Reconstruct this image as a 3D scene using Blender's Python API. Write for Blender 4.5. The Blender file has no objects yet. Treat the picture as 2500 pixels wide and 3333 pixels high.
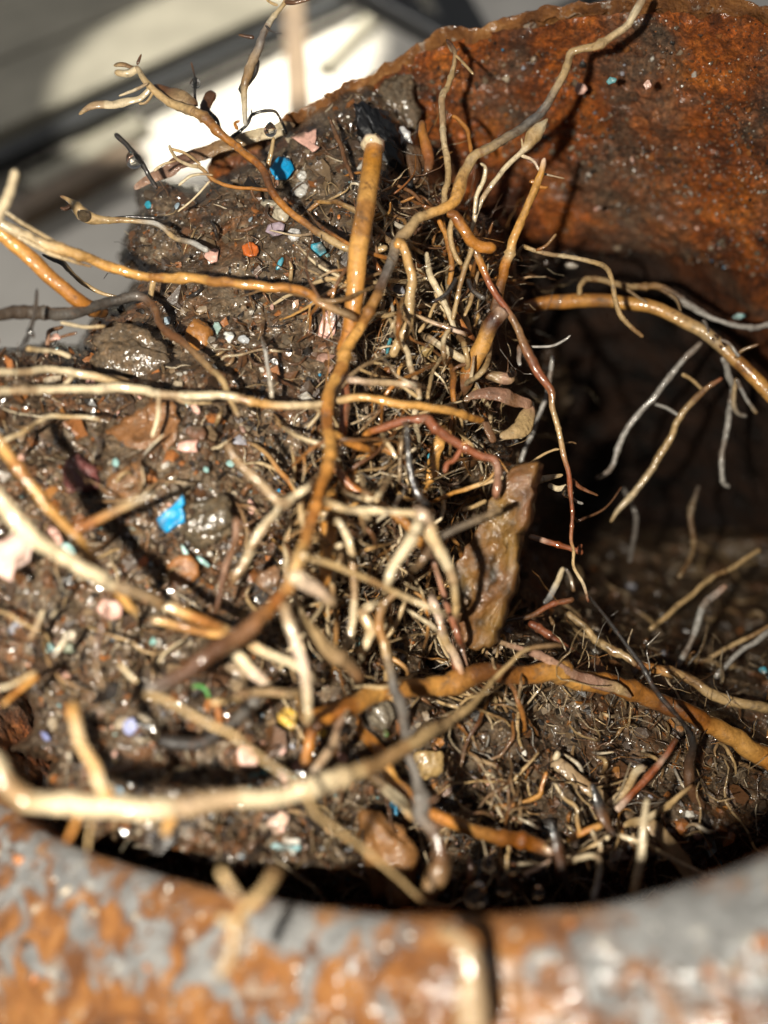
import bpy, math, random
import numpy as np
from mathutils import Matrix, Vector
random.seed(7); RNG = np.random.default_rng(11)
sc = bpy.context.scene
COL = sc.collection

# ---------------------------------------------------------------- camera
TILT = math.radians(40); H = 0.262
CAM_M = Matrix.Translation((0, 0, H)) @ Matrix.Rotation(TILT, 4, 'X')
cam_d = bpy.data.cameras.new('camera'); cam = bpy.data.objects.new('camera', cam_d); COL.objects.link(cam)
cam.matrix_world = CAM_M
cam_d.sensor_fit = 'VERTICAL'; cam_d.sensor_height = 36; cam_d.lens = 35
cam_d.clip_start = 0.01; cam_d.clip_end = 60
cam_d.dof.use_dof = True; cam_d.dof.focus_distance = 0.127; cam_d.dof.aperture_fstop = 11.8
sc.camera = cam
# ---------------------------------------------------------------- world and lamps
w = bpy.data.worlds.new('World'); sc.world = w; w.use_nodes = True
bg = w.node_tree.nodes['Background']; bg.inputs[0].default_value = (0.90, 0.94, 1.0, 1); bg.inputs[1].default_value = 0.115
def lamp(name, kind, loc, energy, color, **kw):
    d = bpy.data.lights.new(name, kind); d.energy = energy; d.color = color
    for k, v in kw.items(): setattr(d, k, v)
    o = bpy.data.objects.new(name, d); COL.objects.link(o); o.location = loc
    return o
# added spot that brightens only the floor and board behind the pipe
dl = lamp('background_fill_spot', 'SPOT', (-1.6, 0.95, 1.2), 118.0, (1.0, 0.96, 0.90), shadow_soft_size=0.12, spot_size=math.radians(27), spot_blend=0.6)
dl.rotation_euler = (Vector((-0.22, 0.55, 0)) - Vector(dl.location)).to_track_quat('-Z', 'Y').to_euler()
# the phone's flash, left of the lens
fl = lamp('phone_flash', 'SPOT', CAM_M @ Vector((-0.029, -0.009, 0.030)), 1.95, (1.0, 0.93, 0.80), shadow_soft_size=0.0022, spot_size=math.radians(108), spot_blend=1.0)
fl.rotation_euler = (CAM_M @ Vector((-0.036, 0.004, -0.112)) - fl.location).to_track_quat('-Z', 'Y').to_euler()
sc.view_settings.view_transform = 'Standard'; sc.view_settings.look = 'None'
sc.view_settings.exposure = 0; sc.view_settings.gamma = 1
sc.cycles.use_denoising = True
sc.cycles.max_bounces = 8; sc.cycles.sample_clamp_indirect = 4
sc.cycles.caustics_reflective = False; sc.cycles.caustics_refractive = False

# ---------------------------------------------------------------- helpers
FPX = 35 / 36 * 3333.0
MW = np.array(CAM_M)[:3, :3]; TW = np.array(CAM_M)[:3, 3]
def cam_pts(px, py, D):
    px = np.asarray(px, float); py = np.asarray(py, float); D = np.asarray(D, float)
    return np.stack([(px - 1250) / FPX * D, (1666.5 - py) / FPX * D, -D], -1)
def to_world(P): return (np.asarray(P) * 0.001) @ MW.T + TW
def to_cam(P): return ((np.asarray(P) - TW) @ MW) * 1000

def _hash(i, j, k, s):
    h = (i * 374761393 + j * 668265263 + k * 2147483647 + s * 974634721) & 0xFFFFFFFF
    h = ((h ^ (h >> 13)) * 1274126177) & 0xFFFFFFFF
    h = h ^ (h >> 16)
    return (h & 0xFFFFFF) / float(0xFFFFFF)
def noise3(P, s=0):
    P = np.asarray(P, float); f = np.floor(P); t = P - f; i = f.astype(np.int64)
    u = t * t * (3 - 2 * t); out = 0
    for dx in (0, 1):
        wx = u[..., 0] if dx else 1 - u[..., 0]
        for dy in (0, 1):
            wy = u[..., 1] if dy else 1 - u[..., 1]
            for dz in (0, 1):
                wz = u[..., 2] if dz else 1 - u[..., 2]
                out = out + wx * wy * wz * _hash(i[..., 0] + dx, i[..., 1] + dy, i[..., 2] + dz, s)
    return out * 2 - 1
def sdf_poly(px, py, poly):
    """signed distance in pixels, positive inside"""
    px = np.asarray(px, float); py = np.asarray(py, float)
    d2 = np.full(px.shape, 1e18); ins = np.zeros(px.shape, bool)
    n = len(poly)
    for a in range(n):
        x0, y0 = poly[a]; x1, y1 = poly[(a + 1) % n]
        ex, ey = x1 - x0, y1 - y0
        t = np.clip(((px - x0) * ex + (py - y0) * ey) / (ex * ex + ey * ey + 1e-9), 0, 1)
        d2 = np.minimum(d2, (px - x0 - t * ex) ** 2 + (py - y0 - t * ey) ** 2)
        c = ((y0 > py) != (y1 > py)) & (px < (x1 - x0) * (py - y0) / (y1 - y0 + 1e-12) + x0)
        ins ^= c
    d = np.sqrt(d2)
    return np.where(ins, d, -d)
DS = 2500 / 1659.0
def disp(pts): return [(x * DS, y * DS) for x, y in pts]

def mesh_arrays(name, V, faces, cols=None, smooth=True):
    """V (n,3) world metres, faces: (m,k) int array or list of such arrays"""
    if isinstance(faces, np.ndarray): faces = [faces]
    faces = [f for f in faces if len(f)]
    me = bpy.data.meshes.new(name)
    me.vertices.add(len(V)); me.vertices.foreach_set('co', np.ascontiguousarray(V, np.float32).ravel())
    loops = np.concatenate([f.ravel() for f in faces]).astype(np.int32)
    tot = np.concatenate([np.full(len(f), f.shape[1], np.int32) for f in faces])
    start = np.concatenate([[0], np.cumsum(tot)[:-1]]).astype(np.int32)
    me.loops.add(len(loops)); me.loops.foreach_set('vertex_index', loops)
    me.polygons.add(len(tot)); me.polygons.foreach_set('loop_start', start); me.polygons.foreach_set('loop_total', tot)
    me.update(calc_edges=True)
    me.polygons.foreach_set('use_smooth', np.full(len(tot), smooth, bool))
    if cols is not None:
        a = me.color_attributes.new('Col', 'FLOAT_COLOR', 'POINT')
        c = np.ones((len(V), 4), np.float32); c[:, :3] = cols
        a.data.foreach_set('color', c.ravel())
    me.update()
    return me
def obj(name, V, faces, mat, cols=None, parent=None, smooth=True, origin=None, **props):
    V = np.asarray(V, float)
    o0 = np.zeros(3) if origin is None else np.asarray(origin, float)
    me = mesh_arrays(name, V - o0, faces, cols, smooth); me.materials.append(mat)
    o = bpy.data.objects.new(name, me); COL.objects.link(o)
    if parent is not None:
        o.parent = parent; o.location = Vector(o0) - parent.location
    else: o.location = o0
    for k, v in props.items(): o[k] = v
    return o
def empty(name, loc, **props):
    o = bpy.data.objects.new(name, None); COL.objects.link(o); o.location = loc; o.empty_display_size = 0.005
    for k, v in props.items(): o[k] = v
    return o

# ---------------------------------------------------------------- materials
class NT:
    def __init__(s, name):
        s.m = bpy.data.materials.new(name); s.m.use_nodes = True; s.t = s.m.node_tree; s.n = s.t.nodes
        s.b = s.n['Principled BSDF']; s.tc = s.n.new('ShaderNodeTexCoord')
        mp = s.n.new('ShaderNodeMapping'); mp.inputs['Scale'].default_value = (1000,) * 3
        s.l(s.tc.outputs['Object'], mp.inputs['Vector']); s.mm = mp.outputs[0]
    def l(s, a, b): s.t.links.new(a, b)
    def noise(s, scale, detail=4, rough=0.6, dist=0.0, vec=None):
        n = s.n.new('ShaderNodeTexNoise'); s.l(vec or s.mm, n.inputs['Vector'])
        n.inputs['Scale'].default_value = scale; n.inputs['Detail'].default_value = detail
        n.inputs['Roughness'].default_value = rough; n.inputs['Distortion'].default_value = dist
        return n.outputs[0]
    def voro(s, scale, out='Color', feature='F1'):
        n = s.n.new('ShaderNodeTexVoronoi'); n.feature = feature; s.l(s.mm, n.inputs['Vector']); n.inputs['Scale'].default_value = scale
        return n.outputs[out]
    def ramp(s, fac, stops, interp='LINEAR'):
        r = s.n.new('ShaderNodeValToRGB'); r.color_ramp.interpolation = interp
        while len(r.color_ramp.elements) < len(stops): r.color_ramp.elements.new(0.5)
        for e, (p, c) in zip(r.color_ramp.elements, stops):
            e.position = p; e.color = (c if len(c) == 4 else tuple(c) + (1,)) if not isinstance(c, (int, float)) else (c, c, c, 1)
        s.l(fac, r.inputs[0]); return r.outputs[0]
    def mix(s, fac, a, b, mode='MIX'):
        n = s.n.new('ShaderNodeMix'); n.data_type = 'RGBA'; n.blend_type = mode
        for v, i in ((fac, 0), (a, 6), (b, 7)):
            if isinstance(v, (int, float)): n.inputs[i].default_value = v if i == 0 else (v, v, v, 1)
            elif isinstance(v, tuple): n.inputs[i].default_value = v + (1,)
            else: s.l(v, n.inputs[i])
        return n.outputs[2]
    def math(s, op, a, b=0.0):
        n = s.n.new('ShaderNodeMath'); n.operation = op
        for v, i in ((a, 0), (b, 1)):
            if isinstance(v, (int, float)): n.inputs[i].default_value = v
            else: s.l(v, n.inputs[i])
        return n.outputs[0]
    def attr(s, name='Col'):
        n = s.n.new('ShaderNodeAttribute'); n.attribute_name = name; return n.outputs[0]
    def bump(s, h, strength=0.5, dist=0.0003, prev=None):
        n = s.n.new('ShaderNodeBump'); n.inputs['Strength'].default_value = strength; n.inputs['Distance'].default_value = dist
        s.l(h, n.inputs['Height'])
        if prev is not None: s.l(prev, n.inputs['Normal'])
        return n.outputs[0]
    def done(s, base=None, rough=0.5, normal=None, coat=0.0, coat_rough=0.05, spec=0.5, metallic=0.0, coatn=None):
        b = s.b
        for v, k in ((base, 'Base Color'), (rough, 'Roughness'), (normal, 'Normal'), (coat, 'Coat Weight'), (coat_rough, 'Coat Roughness'),
                     (spec, 'Specular IOR Level'), (metallic, 'Metallic'), (coatn, 'Coat Normal')):
            if v is None: continue
            if isinstance(v, tuple): b.inputs[k].default_value = v + (1,)
            elif isinstance(v, (int, float)): b.inputs[k].default_value = v
            else: s.l(v, b.inputs[k])
        b.inputs['Coat IOR'].default_value = 1.5
        return s.m

def m_soil(name='wet_soil', own=False):
    t = NT(name)
    a = t.ramp(t.noise(0.16, 6, 0.65, 0.6), [(0.30, (0.022, 0.015, 0.010)), (0.42, (0.070, 0.045, 0.026)), (0.54, (0.135, 0.095, 0.058)), (0.70, (0.225, 0.172, 0.115))])
    rust = t.ramp(t.noise(0.11, 5, 0.6, 1.0), [(0.52, 0.0), (0.66, 1.0)])
    a = t.mix(t.math('MULTIPLY', rust, 0.65), a, (0.17, 0.062, 0.016))
    g = t.ramp(t.noise(1.7, 3, 0.7), [(0.25, 0.35), (0.5, 0.95), (0.75, 1.7)])
    if own: a = t.mix(0.75, a, t.attr())
    a = t.mix(1.0, a, g, 'MULTIPLY')
    sp = t.ramp(t.voro(1.5), [(0.0, (0.5, 0.45, 0.4)), (0.5, (1, 1, 1)), (1.0, (1.6, 1.35, 1.1))])
    a = t.mix(0.7, a, sp, 'MULTIPLY')
    n1 = t.bump(t.noise(1.4, 5, 0.7), 0.9, 0.0005)
    n2 = t.bump(t.noise(5.0, 3, 0.7), 0.5, 0.0001, n1)
    nc = t.bump(t.noise(1.4, 2, 0.55), 1.0, 0.00022)
    return t.done(a, 0.5, n2, t.ramp(t.noise(0.22, 3), [(0.34, 0.4), (0.48, 1.0)]), 0.17, 0.4, coatn=nc)
def m_grit(name='wet_grit', coat=0.8, rough=0.35):
    t = NT(name)
    a = t.mix(0.6, t.attr(), t.ramp(t.noise(2.2, 4, 0.7), [(0.25, 0.45), (0.75, 1.45)]), 'MULTIPLY')
    nb = t.bump(t.noise(4.0, 3, 0.7), 0.6, 0.00012)
    return t.done(a, rough, nb, coat, 0.17, coatn=t.bump(t.noise(1.2, 1, 0.5), 0.35, 0.0003))
def m_root(name='wet_root', coat=1.0, rough=0.48, bump=0.6, palemix=0.5, film=0.95):
    t = NT(name)
    a = t.mix(0.75, t.attr(), t.ramp(t.noise(1.3, 6, 0.72), [(0.28, 0.42), (0.5, 1.0), (0.72, 1.3)]), 'MULTIPLY')
    dk = t.ramp(t.noise(0.45, 7, 0.75, 1.5), [(0.56, 0.0), (0.66, 0.75)])
    a = t.mix(dk, a, (0.085, 0.036, 0.014))
    mud = t.ramp(t.noise(0.28, 6, 0.7, 0.8), [(0.57, 0.0), (0.68, 0.7)])
    a = t.mix(mud, a, t.ramp(t.noise(2.0, 3), [(0.3, (0.05, 0.034, 0.022)), (0.7, (0.17, 0.125, 0.08))]))
    pale = t.ramp(t.noise(2.6, 4, 0.7, 0.8), [(0.66, 0.0), (0.72, palemix)])
    a = t.mix(pale, a, (0.48, 0.38, 0.26))
    nb = t.bump(t.noise(1.1, 5, 0.65), bump, 0.0004)
    nb = t.bump(t.noise(6.0, 2, 0.6), 0.45, 0.00008, nb)
    nc = t.bump(t.noise(film, 1.5, 0.5), 0.75, 0.0003)
    return t.done(a, rough, nb, t.ramp(t.noise(0.3, 3), [(0.3, coat * .55), (0.55, coat)]), 0.12, coatn=nc)
def m_rust():
    t = NT('wet_rust')
    a = t.ramp(t.noise(0.10, 8, 0.68, 0.8), [(0.28, (0.030, 0.013, 0.008)), (0.40, (0.15, 0.040, 0.008)), (0.51, (0.35, 0.092, 0.013)), (0.64, (0.50, 0.155, 0.020)), (0.8, (0.48, 0.22, 0.06))])
    mud = t.ramp(t.noise(0.045, 5, 0.6, 0.6), [(0.47, 0.0), (0.62, 0.8)])
    a = t.mix(mud, a, t.ramp(t.noise(0.7, 4), [(0.3, (0.06, 0.045, 0.032)), (0.7, (0.20, 0.155, 0.105))]))
    a = t.mix(1.0, a, t.ramp(t.noise(1.5, 5, 0.8), [(0.3, 0.22), (0.5, 0.95), (0.7, 2.0)]), 'MULTIPLY')
    a = t.mix(0.8, a, t.ramp(t.voro(1.3), [(0.0, (0.35, 0.33, 0.35)), (0.5, (1, 1, 1)), (1.0, (1.7, 1.5, 1.3))]), 'MULTIPLY')
    # deep wall darkened by colour: slime tone and the hollow's shade
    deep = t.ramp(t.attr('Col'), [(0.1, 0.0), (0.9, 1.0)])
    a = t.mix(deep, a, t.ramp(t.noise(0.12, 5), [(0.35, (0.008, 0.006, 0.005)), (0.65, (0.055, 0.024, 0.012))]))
    n1 = t.bump(t.noise(0.8, 6, 0.75), 1.0, 0.0010)
    n2 = t.bump(t.noise(4.0, 3, 0.7), 0.8, 0.00016, n1)
    nc = t.bump(t.noise(1.9, 2, 0.6), 1.0, 0.00020)
    return t.done(a, 0.5, n2, t.ramp(t.noise(0.2, 3), [(0.4, 0.35), (0.62, 1.0)]), 0.17, coatn=nc)
def m_rim():
    t = NT('rusty_grey_paint')
    rust = t.ramp(t.noise(0.22, 8, 0.7, 0.8), [(0.28, (0.05, 0.020, 0.008)), (0.43, (0.17, 0.062, 0.015)), (0.56, (0.31, 0.125, 0.030)), (0.72, (0.47, 0.25, 0.09))])
    grey = t.ramp(t.noise(0.5, 5, 0.7), [(0.3, (0.13, 0.13, 0.13)), (0.7, (0.33, 0.33, 0.325))])
    fine = t.noise(0.30, 7, 0.6, 0.8)
    mask = t.ramp(t.math('ADD', t.math('MULTIPLY', t.attr(), 0.26), t.math('MULTIPLY', fine, 0.74)), [(0.485, 0.0), (0.555, 1.0)])
    a = t.mix(mask, rust, grey)
    a = t.mix(t.ramp(t.noise(0.5, 5, 0.65), [(0.59, 0.0), (0.67, 0.6)]), a, (0.50, 0.45, 0.37))
    a = t.mix(t.ramp(t.noise(0.5, 5, 0.75, 1.0), [(0.60, 0.0), (0.66, 0.8)]), a, (0.07, 0.03, 0.014))
    n1 = t.bump(t.math('ADD', t.noise(0.6, 7, 0.72), t.math('MULTIPLY', mask, 0.25)), 1.0, 0.0009)
    return t.done(a, 0.5, n1, t.ramp(t.noise(0.25, 3), [(0.42, 0.15), (0.6, 0.9)]), 0.16, coatn=t.bump(t.noise(0.5, 3, 0.6), 0.8, 0.0008))
def m_plain(name, c1, c2, scale=0.05, rough=0.7, bump=0.2, coat=0.0):
    t = NT(name)
    a = t.ramp(t.noise(scale, 6, 0.65, 0.3), [(0.3, c1), (0.7, c2)])
    return t.done(a, rough, t.bump(t.noise(scale * 8, 5, 0.7), bump, 0.0006), coat, 0.1)
def m_water():
    t = NT('water'); b = t.b
    b.inputs['Base Color'].default_value = (0.97, 0.95, 0.92, 1); b.inputs['Transmission Weight'].default_value = 1
    b.inputs['Roughness'].default_value = 0.0; b.inputs['IOR'].default_value = 1.33
    return t.m
M_SOIL = m_soil(); M_GRIT = m_grit(); M_ROOT = m_root(); M_RUST = m_rust(); M_RIM = m_rim(); M_WATER = m_water()
M_STONE = m_grit('wet_stone', 0.7, 0.4); M_CHIP = m_grit('paint_chip', 0.35, 0.35); M_FLAKE = m_root('wet_bark', 0.65, 0.55, 1.0, 0.12, 2.6)

# ---------------------------------------------------------------- setting: floor, board, bars
def ray_floor(px, py, z=0.0):
    d = MW @ np.array([(px - 1250) / FPX, (1666.5 - py) / FPX, -1.0]); t = (z - TW[2]) / d[2]
    return TW + d * t
M_FLOOR = m_plain('concrete', (0.38, 0.355, 0.315), (0.56, 0.53, 0.48), 0.012, 0.4, 0.4, 0.3)
M_BOARD = m_plain('grey_board', (0.125, 0.115, 0.088), (0.20, 0.185, 0.145), 0.03, 0.7, 0.3)
M_BLACK = m_plain('black_steel_and_edge_shade', (0.008, 0.009, 0.010), (0.02, 0.021, 0.023), 0.1, 0.5, 0.2)
M_WOOD = m_plain('old_wood', (0.055, 0.038, 0.025), (0.13, 0.09, 0.055), 0.05, 0.6, 0.4)
def box(name, c, size, rot, mat, parent=None, bev=0.0008, **props):
    """bevelled box; c centre (world), rot 3x3"""
    x, y, z = [s / 2 for s in size]; b = min(bev, x * .4, y * .4, z * .4)
    V = []
    for sx in (-1, 1):
        for sy in (-1, 1):
            for sz in (-1, 1):
                V += [(sx * x, sy * (y - b), sz * (z - b)), (sx * (x - b), sy * y, sz * (z - b)), (sx * (x - b), sy * (y - b), sz * z)]
    bm = __import__('bmesh').new()
    for v in V: bm.verts.new(v)
    __import__('bmesh').ops.convex_hull(bm, input=bm.verts)
    R4 = Matrix(np.asarray(rot).tolist()).to_4x4()
    bm.transform(R4)
    me = bpy.data.meshes.new(name); bm.to_mesh(me); bm.free(); me.materials.append(mat)
    o = bpy.data.objects.new(name, me); COL.objects.link(o)
    if parent is not None: o.parent = parent; o.location = Vector(c) - parent.location
    else: o.location = Vector(c)
    for k, v in props.items(): o[k] = v
    return o
g = 4.0
obj('floor', [(-g, -g, 0), (g, -g, 0), (g, g, 0), (-g, g, 0)], np.array([[0, 1, 2, 3]]), M_FLOOR, kind='structure')
def seg_frame(p0, p1, up=(0, 0, 1)):
    x = np.asarray(p1) - np.asarray(p0); L = np.linalg.norm(x); x = x / L
    z = np.asarray(up, float); z = z - x * (z @ x); z /= np.linalg.norm(z); y = np.cross(z, x)
    return np.stack([x, y, z], 1), L
# grey panelled board lying on blocks, a dark strip painted in for its shadowed edge
zb = 0.013
a = ray_floor(-700, 845, zb); b = ray_floor(1450, -150, zb); R, L = seg_frame(a, b)
board = empty('grey_board', tuple((a + b) / 2 + R[:, 1] * 0.15), label='grey grooved board behind the root mass at upper left', category='board')
wd = 0.058
for i in range(9):
    c = (a + b) / 2 + R[:, 1] * (0.012 + wd * (i + .5)) + R[:, 2] * (0.0005 * (i % 2))
    box('plank', c, (L, wd - 0.0012, 0.012), R, M_BOARD, board)
box('board_edge_shade', (a + b) / 2 + R[:, 1] * 0.003 - R[:, 2] * 0.002, (L, 0.011, 0.008), R, M_BLACK, board, label='dark strip for the shaded edge of the grey board')
# lath, rods and strips on the floor
def bar(name, q0, q1, z, wid, th, mat, **props):
    a = ray_floor(*q0, z); b = ray_floor(*q1, z); R, L = seg_frame(a, b)
    return box(name, (a + b) / 2, (L, wid, th), R, mat, **props)
def dpt(x, y): return (x * DS, y * DS)
bar('metal_rod', dpt(700, -60), dpt(1010, 110), 0.09, 0.009, 0.009, M_BLACK, label='thin black rod running down to the pipe rim', category='rod')
bar('metal_bar', dpt(925, -70), dpt(1040, 150), 0.06, 0.019, 0.012, M_BLACK, label='thick black bar meeting the pipe rim beside the thin rod', category='bar')
bar('metal_wire', dpt(1130, 70), dpt(1420, -70), 0.07, 0.006, 0.006, M_BLACK, label='black wire crossing the gap just above the pipe rim', category='wire')
bar('wooden_lath', dpt(648, 262), dpt(628, -80), 0.012, 0.012, 0.012, M_WOOD, label='brown wooden lath standing out against the bright floor patch', category='lath')
bar('wooden_strip', dpt(30, 470), dpt(300, 330), 0.006, 0.014, 0.008, M_WOOD, label='brown wooden strip on the floor left of the black twig', category='strip')
bar('steel_strip', dpt(60, 405), dpt(300, 265), 0.004, 0.018, 0.006, M_BOARD, label='flat grey strip on the floor under the board', category='strip')
bar('steel_strip', dpt(700, 150), dpt(900, -60), 0.004, 0.010, 0.005, M_BOARD, label='grey strip on the pale floor left of the black rods', category='strip')
# added spots standing in for sunlight, a bright patch on the floor
qs = [ray_floor(*dpt(x, y)) for x, y in ((236, 262), (352, 300), (640, 258), (716, 250), (722, -20), (560, 40))]
pc = np.mean([qs[0], qs[3], qs[4], qs[5]], axis=0); u = qs[4] - qs[1]; LU = np.linalg.norm(u); u /= LU
for nm, q0, wx, wy, rt in (('sun_patch_spot', ray_floor(*dpt(500, 165)), 0.070, 0.115, -0.55), ('sun_patch_spot', ray_floor(*dpt(688, 110)), 0.026, 0.20, -0.12)):
    sp = lamp(nm, 'SPOT', q0 + np.array([0, 0, 1.3]), 215.0, (1.0, 0.95, 0.82), spot_size=2 * math.atan(wy / 1.3), spot_blend=0.12, shadow_soft_size=0.008)
    sp.scale = (wx / wy, 1, 1); sp.rotation_euler = (0, 0, rt)

# ---------------------------------------------------------------- the pipe
PC = np.array([4.4745, 18.1582, -109.7615]); PN = np.array([-0.34012713, 0.53104352, 0.77608396]); PN /= np.linalg.norm(PN)
PA = -PN; PR = 60.24
PHx = np.cross(PN, [0, 1, 0]); PHx /= np.linalg.norm(PHx); PVx = np.cross(PN, PHx)
def pipe_coords(P):
    q = P - PC; s = q @ PA; x = q @ PHx; y = q @ PVx
    return s, np.hypot(x, y), np.arctan2(y, x)
rimpx = disp([(0, 1750), (200, 1830), (450, 1900), (700, 1945), (900, 1960), (1150, 1955), (1400, 1925), (1659, 1840), (310, 400), (560, 295), (700, 222), (850, 130), (1000, 62), (1200, 20), (1400, 5), (1659, 15)])
rr = np.array([cam_pts(x, y, 1.0) for x, y in rimpx]); tt = (PC @ PN) / (rr @ PN)
_, rad, ang = pipe_coords(rr * tt[:, None])
od = np.argsort(ang); ang = ang[od]; rad = rad[od]
NA = 1300
TH = np.linspace(-np.pi, np.pi, NA, endpoint=False)
RT = np.interp(TH, np.concatenate([ang - 2 * np.pi, ang, ang + 2 * np.pi]), np.tile(rad, 3))
ker = np.exp(-0.5 * (np.arange(-51, 52) / 17.0) ** 2); ker /= ker.sum()
RT = np.convolve(np.concatenate([RT[-51:], RT, RT[:51]]), ker, 'valid')
# thick painted lip on the near side, thin rusted edge on the far side, the wall broken away at the left
_q = (PHx * np.cos(TH)[:, None] + PVx * np.sin(TH)[:, None]) * RT[:, None] + PC
_ip = np.stack([_q[:, 0] / -_q[:, 2] * FPX + 1250, 1666.5 - _q[:, 1] / -_q[:, 2] * FPX], 1)
THICK = np.clip((_ip[:, 1] - 1300) / 900, 0.07, 1.0)
_lf = np.clip((700 - _ip[:, 0]) / 330, 0, 1) * np.clip((2150 - _ip[:, 1]) / 250, 0, 1)
_q = PC + PA * 48 + (PHx * np.cos(TH)[:, None] + PVx * np.sin(TH)[:, None]) * RT[:, None]; _x48 = (_q[:, 0] / -_q[:, 2] * FPX + 1250) / DS
RECESS = np.clip((1640 - _x48) / 330, 0.06, 1.0)
NOTCH = 46 * _lf * _lf * (3 - 2 * _lf)
def revolve(prof, amp, sc_, seed, edge=0.0, inner=False):
    prof = np.array(prof, float); n = len(prof)
    th = TH[None, :].repeat(n, 0); pr_ = prof[:, 0:1]; r = RT[None, :] + np.where(inner, pr_ * RECESS[None, :], pr_ * (THICK[None, :] + (1 - THICK[None, :]) * np.clip((prof[:, 1:2] - 6) / 30, 0, 1)))
    s = prof[:, 1:2].repeat(NA, 1); s = s + NOTCH[None, :] * np.clip(1 - s / 100, 0, 1)
    P = PC + PA * s[..., None] + (PHx * np.cos(th)[..., None] + PVx * np.sin(th)[..., None]) * r[..., None]
    d = amp * (noise3(P / sc_, seed) + 0.55 * noise3(P / (sc_ * .42), seed + 1) + 0.3 * noise3(P / (sc_ * .15), seed + 2) + 0.16 * noise3(P / (sc_ * .06), seed + 3))
    nr = PHx * np.cos(th)[..., None] + PVx * np.sin(th)[..., None]
    wt = (1 - .78 * THICK * np.exp(-(prof[:, 1:2] / 14) ** 2))[..., None]
    P = P - nr * (d[..., None] * wt)
    e = (noise3(P / 7.0, seed + 9) * edge + noise3(P / 2.0, seed + 10) * edge * .6 + noise3(P / .8, seed + 11) * edge * .25) * (.3 + 1.9 * (1 - THICK[None, :]))
    P = P + PA * (e[..., None])
    idx = np.arange(n * NA).reshape(n, NA)
    f = np.stack([idx[:-1], idx[1:], np.roll(idx[1:], -1, 1), np.roll(idx[:-1], -1, 1)], -1).reshape(-1, 4)
    return P.reshape(-1, 3), f, prof
pipe = empty('iron_pipe', tuple(to_world(PC + PA * 185)), label='rusted iron pipe end with chipped grey paint, choked with roots', category='pipe')
# end face and outside
prof = [(24, 185), (24, 120), (24, 70)] + [(24, s) for s in np.linspace(60, 12, 40)] + [(23.6, 9.5), (22.6, 7.4), (21, 5.6)] + [(x, 5.2 * ((x - 4) / 17) ** 1.6 - .3) for x in np.linspace(20, 4, 34)] + [(3, -.35), (2, -.3), (1.2, 0.0), (0.4, 0.6), (0.05, 1.5)]
V, f, pr = revolve(prof, 0.9, 6.0, 20, 0.5)
gw = np.clip((np.sin(TH + 0.0) * 0), 0, 1)
# where the grey paint still holds on the near side; bare rust on the far side
ex = (V[:, 0] / -V[:, 2] * FPX + 1250) / DS; ey = (1666.5 - V[:, 1] / -V[:, 2] * FPX) / DS
gv = 0.50 + 0 * ex
for bx, by, sx, sy, am in ((200, 1900, 260, 70, .20), (720, 2010, 140, 60, .30), (1480, 2010, 260, 130, .48), (1000, 2080, 140, 90, -.22), (60, 2200, 260, 70, -.4), (850, 2190, 380, 60, -.22), (330, 2080, 300, 80, .10), (1100, 1990, 120, 40, -.3), (1560, 2200, 200, 60, -.25)):
    gv = gv + am * np.exp(-((ex - bx) / sx) ** 2 - ((ey - by) / sy) ** 2)
gcol = (np.clip(gv, 0, 1) * np.clip((10 - V[:, 1]) / 25, 0, 1))[:, None] * np.ones(3)
obj('pipe_rim', to_world(V), f, M_RIM, gcol, pipe, origin=to_world(PC))
# inside
prof = [(0.05, 1.5), (0.0, 2.2)] + [(0, s) for s in np.arange(2.6, 45, 0.38)] + [(0.25, 45.4), (0.7, 46), (1.4, 46.8), (2.6, 47.6), (4.2, 48), (7, 48.2), (8.6, 49), (8.8, 52)] + [(8.8, s) for s in np.arange(54, 186, 1.6)]
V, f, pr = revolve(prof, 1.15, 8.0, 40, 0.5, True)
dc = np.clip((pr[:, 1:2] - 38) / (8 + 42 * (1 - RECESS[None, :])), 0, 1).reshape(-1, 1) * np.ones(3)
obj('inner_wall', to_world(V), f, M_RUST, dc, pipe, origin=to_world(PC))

# ---------------------------------------------------------------- the soil plug
SP = [(300,400,136),(600,350,133),(800,250,139),(280,550,131),(600,600,126),(800,700,124),(200,760,120),(500,800,117),(0,850,110),(300,1000,110),(700,1000,117),
 (950,800,127),(0,1200,103),(400,1200,107),(700,1300,112),(950,1200,121),(100,1450,101),(400,1500,101),(700,1550,107),(950,1500,117),(200,1700,96),(500,1800,98),
 (800,1850,102),(1000,1700,111),(1200,1600,121),(1400,1600,127),(1600,1700,127),(1300,1850,112),(1550,1850,114),(1000,1900,103),(1500,1500,137),(1650,1500,145),
 (1300,1350,152),(1500,1300,200),(1650,1250,218),(1300,1180,214),(1050,1000,128),(1050,600,135),(1000,350,145),(1300,300,175),(1300,800,150),(1600,800,160),(-200,800,105),(-200,1400,98),(500,2000,95),(1400,2000,105)]
SPx = np.array([(x * DS, y * DS) for x, y, _ in SP]); SPz = np.array([z for *_, z in SP], float)
def _phi(r2): return r2 * np.log(r2 + 1e-9) * 0.5
def _k(A, B): return _phi(((A[:, None, :] - B[None]) ** 2).sum(-1) / 1e6)
nS = len(SP); K = _k(SPx, SPx) + np.eye(nS) * 0.002; Pm = np.hstack([np.ones((nS, 1)), SPx / 1000])
SOL = np.linalg.solve(np.block([[K, Pm], [Pm.T, np.zeros((3, 3))]]), np.concatenate([SPz, np.zeros(3)]))
HOLE = disp([(760,150),(880,300),(930,430),(1000,500),(1035,540),(1050,640),(1030,720),(1040,830),(1010,870),(1070,950),(1100,1010),(1120,1100),(1085,1280),(1055,1380),(1120,1330),(1150,1220),(1300,1180),(1450,1190),(1850,1150),(1850,-150),(760,-150)])
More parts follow.
